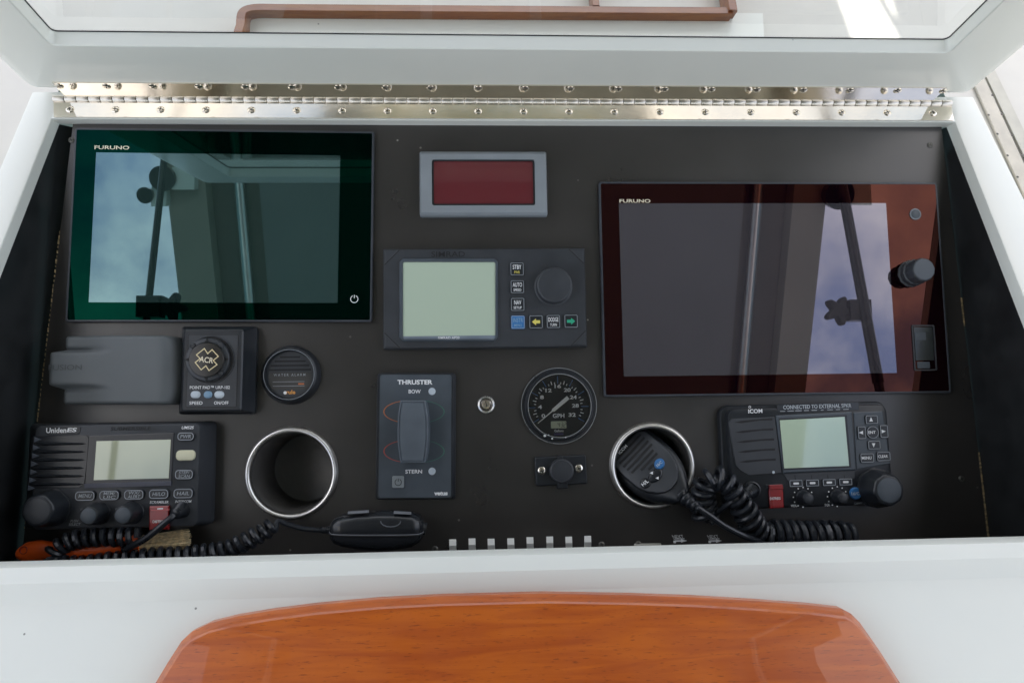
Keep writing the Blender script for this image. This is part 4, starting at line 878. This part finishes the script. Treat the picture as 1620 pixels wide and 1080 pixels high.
for xx in (1258, 1284, 1310, 1336): pr4([(xx - 1, 751), (xx - .2, 751), (xx + .8, 759), (xx, 759)], WI + 0.0006, 0.00005, 0.0002, name='groove', m=DARKP)
WI2 = WI + 0.0008
k = pk(WI)
for px, py, w_, h_, an in ((1378, 663.5, 21, 14.5, 90), (1362.5, 684, 14, 21, 180), (1397.5, 682, 14, 21, 0), (1382, 703.5, 21, 14.5, 270)):
    b = outline_btn(t, cr(px, py, w_, h_, WI2, 2.5), WI, WI2 + 0.0016, PLAS, OUTL, 0.0006, bev=0.0004)
    flat(tri(px, py, 4, R(an), WI2 + .0016), WI2 + 0.0017, WHITEP, b, 'arrow')
b = outline_btn(t, disc(1379.5, 683.5, 10.5, WI2, 28), WI, WI2 + 0.0018, PLAS, OUTL, 0.0006, bev=0.0004); text('ENT', 1379.5, 683.5, 12, 4.5, WI2 + 0.002, WHITEP, b, 0.02)
for px, py, s_ in ((1371, 724, 'MENU'), (1397, 721.5, 'CLEAR')):
    b = outline_btn(t, cr(px, py, 23, 15.5, WI2, 3), WI, WI2 + 0.0014, PLAS, OUTL, 0.0006, bev=0.0004); text(s_, px, py, 16, 4.6, WI2 + 0.0016, WHITEP, b, 0.02)
for px, py in ((1258.5, 764), (1284.5, 763.3), (1311, 762.5), (1337, 761.7)):
    b = outline_btn(t, cr(px, py, 22, 11.5, WI, 2), WI - 0.0005, WI + 0.0014, PLAS, OUTL, 0.0006, bev=0.0004); flat(cr(px + 1, py + .3, 9, 3.2, WI + .0014, 1.2), WI + 0.0015, WHITEP, b, 'key_mark')
def knob(par, px, py, rb, rt, h, w, m=PLAS, cap=PLAS2, fl=14, name='knob'):
    c = q(px, py, w); k = pk(w + h); g = G()
    g.lathe(c.x, c.y, [(rb * 1.08 * k, w - 0.0005), (rb * 1.06 * k, w + 0.001), (rb * k, w + 0.0015), (rb * 0.97 * k, w + h * .35), (rt * k, w + h - 0.0016), (rt * 0.93 * k, w + h - 0.0004), (rt * 0.85 * k, w + h)], fl * 4, flute=fl, fd=0.035); b = g.build(name, m, par, 28)
    g = G(); g.lathe(c.x, c.y, [(rt * 0.80 * k, w + h - 0.0002), (rt * 0.78 * k, w + h + 0.0005), (rt * 0.6 * k, w + h + 0.0010), (rt * 0.3 * k, w + h + 0.0012)], 36); g.build('knob_cap', cap, b); return b
knob(t, 1386, 771.5, 31, 25, 0.026, WI, PLAS, PLAS3, 16)
knob(t, 1270.5, 786, 11, 9.5, 0.014, WI, fl=10); knob(t, 1324.5, 785, 11, 9.5, 0.014, WI, fl=10)
for cx_, cy_2 in ((1270.5, 786), (1324.5, 785)):
    for an in range(30, 300, 30): flat(cr(cx_ + 15.5 * math.cos(R(an)), cy_2 - 15.5 * math.sin(R(an)), 2, 2, WI, .6), WI, WHITEP, t, 'dial_dot')
text('VOL', 1256, 799.5, 10, 4, WI + 0.0002, WHITEP, t, 0.02); text('SQL', 1309, 798.5, 9, 4, WI + 0.0002, WHITEP, t, 0.02)
g = G(); c = q(1353, 780, WI); g.lathe(c.x, c.y, [(10 * k, WI - .0005), (9.6 * k, WI + .0012), (8 * k, WI + .0018)], 28); b = g.build('channel_button', BLUEB, t); text('16/C', 1353.5, 780.3, 13, 5, WI + 0.0020, LEDW, b, 0.02)
text('CH/WX  DUAL', 1364, 795.5, 26, 3.6, WI + 0.0002, GREYP, t, 0.015)
pr4([(1211, 766), (1239, 765), (1239.5, 772), (1212, 773)], WI, 0.0005, 0.0012, name='cover_hinge', m=PLAS)
pr4([(1215, 766.5), (1236, 765.5), (1237.5, 773), (1216, 774)], WI, 0.0006, 0.0035, name='cover_hinge', m=REDC)
b = pr4([(1215, 773), (1237, 772), (1238.5, 802), (1216.5, 803.5)], WI - 0.0005, 0.0008, 0.0030, name='distress_cover', m=REDC); text('DISTRESS', 1226.5, 788, 17, 4, WI + 0.0028, WHITEP, b, 0.02)
c = q(1189, 775, WI); g = G(); g.lathe(c.x, c.y, [(14.5 * k, WI - 0.0005), (14.2 * k, WI + 0.0016), (12 * k, WI + 0.002), (11.6 * k, WI - 0.0002)], 32, top=False); g.build('jack', PLAS, t); flat(disc(1189, 775, 11.8, WI), WI, DARKP, t, 'jack_hole')
flat(disc(1223, 746.5, 2.2, WI, 12), WI + .0012, LEDW, t, 'lamp')
text('ICOM', 1195, 650, 23, 6.6, WI + 0.0003, WHITEP, t, 0.025)
c = q(1186.0, 643.6, WI); g = G(); g.loft([[(X, Y, WI + 0.0003) for X, Y in Circ(c.x, c.y, r * k, 18).ring()] for r in (2.1, 1.3)], top=False); g.build('logo_ring', WHITEP, t)
pr4([(1229, 640), (1358, 636.2), (1359, 648), (1230, 652)], WI, 0.0001, 0.0003, name='label_tape', m=mat('clear_tape', (0.030, 0.034, 0.040), 0.25)); text('CONNECTED TO EXTERNAL SPKR', 1293, 642.6, 112, 6.2, WI + 0.0005, mat('tape_letters', (0.48, 0.52, 0.56), 0.5), t, 0.01)
for i in range(9): flat(cr(1238 + 12.5 * i, 650.2 - 0.38 * i, random.uniform(4, 11), 1.4, WI, .5), WI + 0.0003, GREYP, t, 'worn_mark')
ROT = 0
# ---------------------------------------------------------------- radio on the left
x, y, wd, ht, a = rect(((60, 672), (318, 669.5), (311, 832), (43, 838)), 0.035); ROT = a
WU = 0.035
t = thing('marine_radio', 'black marine radio with ribbed grille and pale screen in the lower left corner', 'radio', (x, y, 0), a)
FU = RR(x, y, wd, ht, 0.006, a, 6); bb_ = rect(((60, 668), (341, 668), (334, 828), (45, 834)), 0.004)
BU = RR(bb_[0], bb_[1], bb_[2] + 0.002, ht + 0.004, 0.006, a, 6)
g = G(); g.loft([[(X, Y, w) for X, Y in r] for r, w in ((BU.ring(), 0), (BU.ring(), 0.012), (FU.ring(-0.0004), WU - 0.008), (FU.ring(), WU - 0.0016), (FU.ring(0.0006), WU - 0.0004), (FU.ring(0.0016), WU))]); g.build('case', PLAS2, t)
def pu(pts, w, bev=0.0006, h=0.001, name='part', m=PLAS2, par=None): return pr4(pts, w, bev, h, None, name, m, par or t)
pu([(52, 690), (137, 688), (142, 694), (134, 764), (126, 771), (45, 773)], WU, 0.0003, 0.0004, 'grille_recess', GLOSSB)
for i in range(7):
    yy = 695 + 12.8 * i; xo = -1.6 * i
    pu([(55 + xo, yy - 4.2), (66 + xo, yy), (55 + xo, yy + 4.2)], WU, 0.0003, 0.0016, 'grille_tooth', mat('blue_grey_plastic', (0.10, 0.115, 0.145), 0.45))
for i in range(6):
    yy = 701.5 + 12.8 * i; xo = -1.5 * i
    g = G(); p0, p1, p2, p3 = [q(X, Y, WU) for X, Y in ((55 + xo, yy), (70 + xo, yy - 3.4), (130 + xo * .6, yy - 1.8), (137 + xo * .6, yy))]
    p4, p5 = q(130 + xo * .6, yy + 1.8, WU), q(70 + xo, yy + 3.2, WU)
    m0, m1 = q(66 + xo, yy, WU), q(131 + xo * .6, yy, WU)
    g.add([(p.x, p.y, WU + 0.0003) for p in (p0, p1, p2, p3, p4, p5)] + [(m0.x, m0.y, WU + 0.003), (m1.x, m1.y, WU + 0.003)], [(5, 4, 7, 6), (0, 5, 6), (4, 3, 7), (3, 2, 7), (2, 1, 6, 7), (1, 0, 6)]); g.build('grille_fin', PLAS, t, 10)
pu([(141, 689), (276, 684), (271, 768), (134, 772)], WU, 0.0006, 0.0010, 'screen_frame', GLOSSB)
pu([(134, 764.5), (271.5, 760.5), (271, 768), (134, 772)], WU + 0.001, 0.0003, 0.0008, 'frame_ledge', mat('ledge_blue', (0.045, 0.05, 0.075), 0.4))
pu([(153, 697.5), (270.5, 695), (267, 756), (148.5, 759)], WU + 0.001, 0.0001, 0.0005, 'screen', LCD_U)
b = pu([(74, 675), (124, 672.5), (128, 676), (127, 683), (124, 686), (76, 688.5), (72, 685)], WU, 0.0003, 0.0007, 'badge', PLAS); W3 = WU + 0.0009
text('Uniden', 89, 680.3, 30, 8, W3, WHITEP, b, 0.02); text('ES', 114, 679.8, 14, 6.5, W3, WHITEP, b, 0.03, 0.25)
g = G()
text('SUBMERSIBLE', 207, 677.5, 60, 5.6, WU + 0.0002, DARKP, t, 0.02, 0.2); text('UM525', 297, 676, 18, 4.6, WU + 0.0002, WHITEP, t, 0.02, 0.25)
def oval(px, py, w_, h_, l1, l2=None, m=PLAS):
    b = outline_btn(t, cr(px, py, w_, h_, WU + .002, 6, 6), WU - 0.0004, WU + 0.0026, m, mat('button_line', (0.36, 0.39, 0.43), 0.5), 0.0007, bev=0.0005)
    if l2: text(l1, px, py - 3, w_ * .56, 4.6, WU + 0.0028, OUTL, b, 0.01, 0.2); text(l2, px, py + 3, w_ * .6, 4.6, WU + 0.0028, OUTL, b, 0.01, 0.2)
    elif l1: text(l1, px, py, w_ * .62, 5.4, WU + 0.0028, OUTL, b, 0.01, 0.2)
    return b
oval(294, 690, 26, 13.5, 'PWR')
g = G(); sh = cr(293.3, 720, 29, 16, WU + .002, 6.5, 6); g.prism(sh, [(0, WU), (0, WU + .0016), (0.0006, WU + .0024), (0.0018, WU + .0028)]); g.build('button', YELB, t, label='plain pale yellow button')
oval(291.3, 750, 28, 15.5, 'STEP/', 'SCAN')
for px, py, l1, l2 in ((134.5, 784, 'MENU', None), (173, 783, 'MEM/', 'UIC'), (212, 782, 'WX/', 'ALERT'), (251.3, 781, 'HI/LO', None), (290, 780, 'HAIL', None)): oval(px, py, 30, 15.5, l1, l2)
text('SCRAMBLER', 252, 793.8, 28, 4, WU + 0.0002, WHITEP, t, 0.01, 0.2); text('INTERCOM', 290, 792.8, 24, 4, WU + 0.0002, WHITEP, t, 0.01, 0.2)
text('PUSH', 117.5, 823.5, 11, 3.8, WU + 0.0002, GREYP, t, 0.01, 0.2); text('SELECT', 118, 828.8, 17, 3.8, WU + 0.0002, GREYP, t, 0.01, 0.2)
text('SQL', 131, 805.5, 7, 3.4, WU + 0.0002, GREYP, t, 0.01, 0.2); text('VOL', 186, 804.5, 8, 3.4, WU + 0.0002, GREYP, t, 0.01, 0.2)
knob(t, 81, 803, 28.5, 24, 0.025, WU, PLAS, PLAS2, 12); knob(t, 157, 811, 17, 14.5, 0.022, WU, PLAS, PLAS3, 8); knob(t, 210, 810, 17, 14.5, 0.022, WU, PLAS, PLAS3, 8)
b = pu([(238.5, 800), (269, 799), (268.5, 836), (238, 837)], WU, 0.0008, 0.0035, 'distress_cover', REDC); text('DISTRESS', 252, 824.5, 20, 4, WU + 0.0037, WHITEP, b, 0.02)
pu([(239, 806), (268, 805), (268, 806.6), (239, 807.6)], WU + 0.0034, 0.0001, 0.0004, 'cover_line', mat('pale_red', (0.55, 0.12, 0.12), 0.4), b); pu([(249, 803.5), (258, 803), (258, 805), (249, 805.5)], WU + 0.0034, 0.0001, 0.0004, 'cover_mark', WHITEP, b)
ROT = 0
# ---------------------------------------------------------------- brush in the trough
t = dev('hand_brush', 'orange handled brush with pale bristles lying below the left radio', 'brush', 160, 868)
axis = bez([PW(28, 876, .026), PW(60, 872, .026), (PW(100, 872, .026)), PW(150, 870, .026), PW(195, 862, .026), PW(222, 858, .026)], 8)
def fl_tube(path, wds, h, nm, m, par):
    g = G(); n = len(path); rs = []
    for i, p in enumerate(path):
        tt_ = (path[min(i + 1, n - 1)] - path[max(i - 1, 0)]).normalized(); s = Vector((-tt_.y, tt_.x, 0)).normalized(); f = i / (n - 1) * (len(wds) - 1); j = min(int(f), len(wds) - 2); wv = wds[j] + (wds[j + 1] - wds[j]) * (f - j)
        rs.append([p + s * (wv * math.cos(2 * math.pi * k_ / 18)) + Vector((0, 0, 1)) * h * (min(1, wv / 0.006)) * math.sin(2 * math.pi * k_ / 18) for k_ in range(18)])
    g.loft(rs, True, True); return g.build(nm, m, par, 50)
hd = fl_tube(axis, (0.004, 0.0105, 0.0115, 0.0095, 0.009, 0.009, 0.009, 0.0095, 0.011, 0.0125), 0.007, 'handle', ORANGE, t)
g = G(); c = q(37, 870, 0.033); g.lathe(c.x, c.y, [(0.0040, 0.026), (0.0040, 0.0331), (0.0034, 0.0335), (0.0030, 0.0331), (0.0028, 0.0300)], 20, top=True); g.build('hang_hole', mat('hole_orange', (0.42, 0.04, 0.008), 0.5), hd)
random.seed(3); g = G()
for i in range(420):
    f = random.random(); yy0 = 845 + 26 * f; z = random.uniform(0.014, 0.030)
    p0 = q(218 + random.uniform(-3, 3), yy0 + 3, z); p1 = q(296 + random.uniform(-10, 9) - 10 * abs(f - .45), 838 + 29 * f + random.uniform(-2, 2), z + random.uniform(-.003, .002))
    d = (p1 - p0); s = Vector((-d.y, d.x, 0)).normalized() * 0.00045
    g.add([p0 - s, p1 - s * .6, p1 + s * .6, p0 + s, p0 + Vector((0, 0, .0008)), p1 + Vector((0, 0, .0006))], [(0, 1, 5, 4), (4, 5, 2, 3)])
o = g.build('bristles', BRIST, t); o['o']['kind'] = 'stuff'
g = G(); rs = []
for X in (214, 240, 280): rs.append([tuple(q(X, 846 - (X - 214) * .05 + 24 * j / 6, 0.020 + 0.005 * math.sin(math.pi * j / 6))) for j in range(7)] )
g.loft(rs, top=False, closed=False); g.build('bristle_core', BRIST, t, 60)
# ---------------------------------------------------------------- microphones
t = dev('hand_microphone', 'black hand microphone lying on its side at the coaming below the thruster control', 'microphone', 598, 842)
def superring(cx, w_, cy, hy, cz, hz, n=28, e=0.62):
    return [(cx, cy + hy * math.copysign(abs(math.cos(2 * math.pi * k / n)) ** e, math.cos(2 * math.pi * k / n)), cz + hz * math.copysign(abs(math.sin(2 * math.pi * k / n)) ** e, math.sin(2 * math.pi * k / n))) for k in range(n)]
def micside(y0s, y1s, nm, m, z0, hz):
    g = G(); rs = []
    xs = (524, 526, 532, 545, 570, 600, 630, 652, 664, 669, 671)
    for i, X in enumerate(xs):
        ya, yb = y0s[i], y1s[i]; a_, b_ = q(X, ya, z0), q(X, yb, z0); f = 1 - abs(i - 5) / 5; hz_ = hz * (0.45 + 0.55 * min(1, f * 2.2))
        rs.append(superring(a_.x, 0, (a_.y + b_.y) / 2, (a_.y - b_.y) / 2, z0, hz_))
    g.loft(rs, True, True); return g.build(nm, m, t, 60)
XS = (524, 526, 531, 542, 565, 600, 632, 652, 664, 669, 671)
YT = (829, 823, 817, 812, 808.5, 807, 807, 809, 814, 822, 829); YB = (846, 852, 858, 863, 867, 869, 867.5, 863, 856, 848, 844)
micside(YT, YB, 'body', GLOSSB, 0.029, 0.021)
def seam(off, rad, nm, m):
    pts = []
    for i, X in enumerate(XS):
        a_, b_ = q(X, YT[i], 0.029), q(X, YB[i], 0.029); f = 1 - abs(i - 5) / 5; hz_ = 0.021 * (0.45 + 0.55 * min(1, f * 2.2)); cy, hy = (a_.y + b_.y) / 2, (a_.y - b_.y) / 2
        ys = q(X, 843.5 + 2.8 * math.sin(math.pi * i / 10) + off, 0.045).y; tt_ = max(-0.97, min(0.97, (ys - cy) / hy)); pts.append((a_.x, cy + tt_ * hy, 0.029 + hz_ * (1 - abs(tt_) ** (2 / 0.62)) ** 0.31 + 0.0001))
    g = G(); g.tube(bez(pts, 4), rad, 6); g.build(nm, m, t)
seam(0, 0.0007, 'seam', DARKP); seam(-1.6, 0.0005, 'seam_highlight', mat('key_grey', (0.16, 0.17, 0.19), 0.35))  # thin pale tube paints a highlight just above the seam
g = G(); p_ = []
for k_ in range(9): p_.append(q(618 + 16 * math.cos(R(180 + 22.5 * k_)) , 824 - 9 * math.sin(R(180 + 22.5 * k_)), 0.0500))
g.tube(p_, 0.0005, 6); g.build('clip_outline', mat('key_grey', (0.16, 0.17, 0.19), 0.35), t)
for x0, x1, yy, dy in ((550, 583, 809, -2), (623, 650, 808.5, 1.5)):
    a_, b_ = q(x0, yy, 0.047), q(x1, yy + dy, 0.047); g = G(); g.hexa([(a_.x, a_.y - .003, .042), (b_.x, b_.y - .003, .042), (b_.x, b_.y, .042), (a_.x, a_.y, .042), (a_.x, a_.y - .0022, .0472), (b_.x, b_.y - .0022, .0472), (b_.x, b_.y - .0004, .0462), (a_.x, a_.y - .0004, .0462)]); g.build('side_key', mat('key_grey', (0.16, 0.17, 0.19), 0.35), t)
g = G(); g.tube([PW(668, 836, .032), PW(674, 837, .032)], 0.0065, 14); g.build('side_knob', PLAS, t)
g = G(); a_, b_ = Vector(PW(528, 838, .032)), Vector(PW(510, 838.5, .032)); g.tube([a_, a_.lerp(b_, .3), a_.lerp(b_, .34), a_.lerp(b_, .5), a_.lerp(b_, .54), a_.lerp(b_, .7), a_.lerp(b_, .74), b_], lambda f: 0.0040 - 0.0012 * f + (0.0006 if int(f * 7) % 2 else 0), 12); g.build('strain_relief', RUBBER, t)

t = dev('hand_microphone', 'black hand microphone with blue button standing in the right cup holder', 'microphone', 1030, 745)
P0, P1 = q(988, 702, -0.010), q(1086, 788, 0.034)
AX = (P1 - P0).normalized(); SD = Vector((0, 0, 1)).cross(AX).normalized(); UP = AX.cross(SD).normalized(); LM_ = (P1 - P0).length
mp_ = lambda s, l, h: tuple(P0 + AX * s * LM_ + SD * l + UP * h)
def micring(s, hw, hh, off, n=32):
    return [mp_(s, hw * math.copysign(abs(math.cos(2 * math.pi * k / n)) ** .85, math.cos(2 * math.pi * k / n)), off + hh * math.copysign(abs(math.sin(2 * math.pi * k / n)) ** .6, math.sin(2 * math.pi * k / n))) for k in range(n)]
prof = ((-0.03, .016, .005), (-0.015, .024, .009), (0.03, .0285, .012), (0.12, .0305, .0135), (0.3, .0312, .0145), (0.45, .0305, .0145), (0.6, .0275, .014), (0.72, .0225, .013), (0.82, .0165, .011), (0.90, .0115, .009), (0.94, .0085, .007))
g = G(); g.loft([micring(s, a_, b_, -b_ - 0.002) for s, a_, b_ in [(s_, a__ * 1.07, b__ * 1.05) for s_, a__, b__ in prof]], True, True); bd = g.build('body', PLAS, t, 50)
g = G(); fc = [(0.02, .021), (0.10, .0255), (0.3, .0262), (0.48, .0255), (0.60, .0225), (0.70, .017), (0.77, .010), (0.79, .003)]
pts = [(s, a_) for s, a_ in fc] + [(s, -a_) for s, a_ in fc[::-1]]
rr = [[mp_(s, l * f, h) for s, l in pts] for f, h in ((1.06, -.006), (1.03, -0.0012), (1.0, 0.0), (0.95, 0.0006))]
g.loft(rr, top=True); g.build('face', PLAS2, t, 30)
# slots run across the mic face
for i in range(7):
    s = 0.07 + 0.062 * i; L0, L1 = (-0.020, 0.020) if i < 4 else ((-0.019, 0.016), (-0.010, 0.016), (-0.004, 0.004))[i - 4]
    g = G(); e = 0.00125 / LM_; g.loft([[mp_(s + (-e if a_ else e), l, 0.0008 * 1.0) for a_, l in ((1, L0), (1, L1), (0, L1), (0, L0))], [mp_(s + (-e if a_ else e), l, 0.0011) for a_, l in ((1, L0), (1, L1), (0, L1), (0, L0))]]); g.build('speaker_slot', DARKP, t)
def micpt(px, py):
    d = ray(px, py); t_ = (P0 - CAM).dot(UP) / d.dot(UP); p = CAM + d * t_ - P0; return p.dot(AX) / LM_, p.dot(SD)
def micbtn(px, py, ra, rb, nm, m, ang=0.0, h=0.0022):
    s0, l0 = micpt(px, py); g = G(); rs = []
    for f, hh in ((1, 0), (1, h * .6), (.85, h), (.6, h * 1.1)):
        rs.append([mp_(s0 + (ra * f * math.cos(th) * math.cos(ang) - rb * f * math.sin(th) * math.sin(ang)) / LM_, l0 + ra * f * math.cos(th) * math.sin(ang) + rb * f * math.sin(th) * math.cos(ang), hh + .0004) for th in (2 * math.pi * k / 24 for k in range(24))])
    g.loft(rs); return g.build(nm, m, t)
def mictext(s_, px, py, wpx, hpx, m, par, ang, h=0.0031):
    vs, fs = text_geo(s_, 0.02); s0, l0 = micpt(px, py); k = 0.00066; x0, x1 = min(v.x for v in vs), max(v.x for v in vs); y0, y1 = min(v.y for v in vs), max(v.y for v in vs); o = []
    for v in vs:
        X = (v.x - (x0 + x1) / 2) / (x1 - x0) * wpx * k; Y = (v.y - (y0 + y1) / 2) / (y1 - y0) * hpx * k
        # screen direction of the writing, laid into the face
        c_, n_ = math.cos(ang), math.sin(ang); ux, uy = X * c_ - Y * n_, X * n_ + Y * c_
        wv = Vector((ux, uy, 0)); a2, b2 = Vector((AX.x, AX.y)).normalized(), Vector((SD.x, SD.y)).normalized()
        o.append(mp_(s0 + (wv.x * a2.x + wv.y * a2.y) / LM_, l0 + wv.x * b2.x + wv.y * b2.y, h))
    g = G(); g.add(o, fs); return g.build('lettering', m, par)
b = micbtn(1043.5, 734, .0055, .0062, 'blue_button', BLUEB, 0.3); mictext('16/C', 1043.5, 734.5, 11, 5, LEDW, b, R(38))
b = micbtn(1037, 752.5, .0058, .0092, 'channel_key', GLOSSB, 0); mictext('\u25B2', 1031, 748.5, 5, 5, WHITEP, b, R(20)) if False else None
for px, py in ((1031.5, 749), (1040.5, 757)):
    s0, l0 = micpt(px, py); g = G(); g.add([mp_(s0 + .0022 / LM_ * math.cos(R(225) + a_) , l0 + .0022 * math.sin(R(225) + a_), .0031) for a_ in (0, 2.3, -2.3)], [(0, 1, 2)]); g.build('arrow', WHITEP, b)
b = micbtn(1021, 764.5, .0056, .0058, 'power_key', GLOSSB, 0); mictext('H/L', 1021, 764.5, 12, 6, WHITEP, b, R(36))
mictext('ICOM', 985.5, 711, 19, 5.5, WHITEP, bd, R(44), 0.0012)
g = G(); Q0, Q1 = Vector(mp_(0.90, 0, -0.009)), Vector(PW(1108, 806, 0.044)); N_ = 14
g.tube([Q0.lerp(Q1, i / N_) for i in range(N_ + 1)], lambda f: (0.0092 - 0.0045 * f) * (1.0 if int(f * N_) % 3 else 0.72), 16); g.build('strain_relief', RUBBER, t, 60)

# ---------------------------------------------------------------- cords
t = dev('coiled_cord', 'coiled black cord running from the left radio round the orange brush to its microphone', 'cord', 160, 860)
g = G(); ld = bez([PW(283, 808, WU + .002), PW(274, 816, WU + .012), PW(258, 829, .050), PW(235, 848, .048), PW(212, 862, .044), PW(196, 868, .036)], 8); g.tube(ld, 0.0034, 10); g.build('lead', RUBBER, t)
g = G(); a_, b_ = Vector(PW(289, 805, WU)), Vector(PW(277, 813, WU + .014)); g.tube([a_.lerp(b_, i / 12) for i in range(13)], lambda f: (0.0090 - 0.0038 * f) * (1 if int(f * 12) % 2 else 0.82), 16); g.build('plug', RUBBER, t, 60)
g = G(); cp_ = coil_path([PW(222, 848, .036), PW(200, 849, .036), PW(160, 849, .036), PW(125, 852, .036), PW(98, 862, .036), PW(82, 880, .036), PW(92, 892, .036), PW(125, 893, .036), PW(180, 887, .036), PW(250, 880, .036), PW(310, 877, .036), PW(360, 868, .036), PW(400, 850, .034), PW(432, 832, .030)], 0.0074, 0.0086, 0.04)
g.tube(cp_, 0.0030, 7); g.build('coil', RUBBER, t)
g = G(); g.tube(bez([cp_[-1], PW(440, 824, .030), PW(455, 829, .030), PW(480, 836, .031), PW(512, 838.5, .032)], 8), 0.0027, 8); g.build('lead', RUBBER, t)
t = dev('coiled_cord', 'tangled coiled black cord between the microphone in the cup holder and the right radio', 'cord', 1160, 800)
g = G(); a_, b_ = Vector(PW(1190, 775, WI)), Vector(PW(1176, 786, WI + .016)); g.tube([a_.lerp(b_, i / 12) for i in range(13)], lambda f: (0.0088 - 0.0034 * f) * (1 if int(f * 12) % 2 else 0.82), 16); g.build('plug', RUBBER, t, 60)
g = G(); cp_ = coil_path([PW(1118, 822, .014), PW(1112, 800, .018), PW(1112, 778, .026), PW(1121, 760, .034), PW(1138, 757, .038), PW(1154, 768, .040), PW(1166, 787, .038), PW(1178, 808, .034), PW(1190, 828, .030), PW(1206, 842, .026), PW(1222, 848, .024)], lambda f: 0.0105 + 0.0012 * math.sin(9 * f), 0.0092, 0.10)
g.tube(cp_, 0.0032, 8); g.build('coil', RUBBER, t)
g = G(); cp2 = coil_path([PW(1218, 843, .026), PW(1245, 844, .026), PW(1290, 845, .026), PW(1325, 845, .026), PW(1350, 849, .024)], 0.0120, 0.0088, 0.03, ph=1.0)
g.tube(cp2, 0.0034, 8); g.build('coil', RUBBER, t)
g = G(); g.tube(bez([PW(1176, 786, WI + .016), PW(1160, 792, .040), PW(1140, 806, .030), PW(1118, 824, .014)], 8), 0.0030, 8); g.build('lead', RUBBER, t)
g = G(); g.tube(bez([PW(1104, 803, .044), PW(1122, 815, .046), PW(1148, 833, .048), PW(1180, 849, .046), PW(1206, 858, .034), PW(1222, 866, .030)], 10), 0.0032, 10); g.build('lead', RUBBER, t)
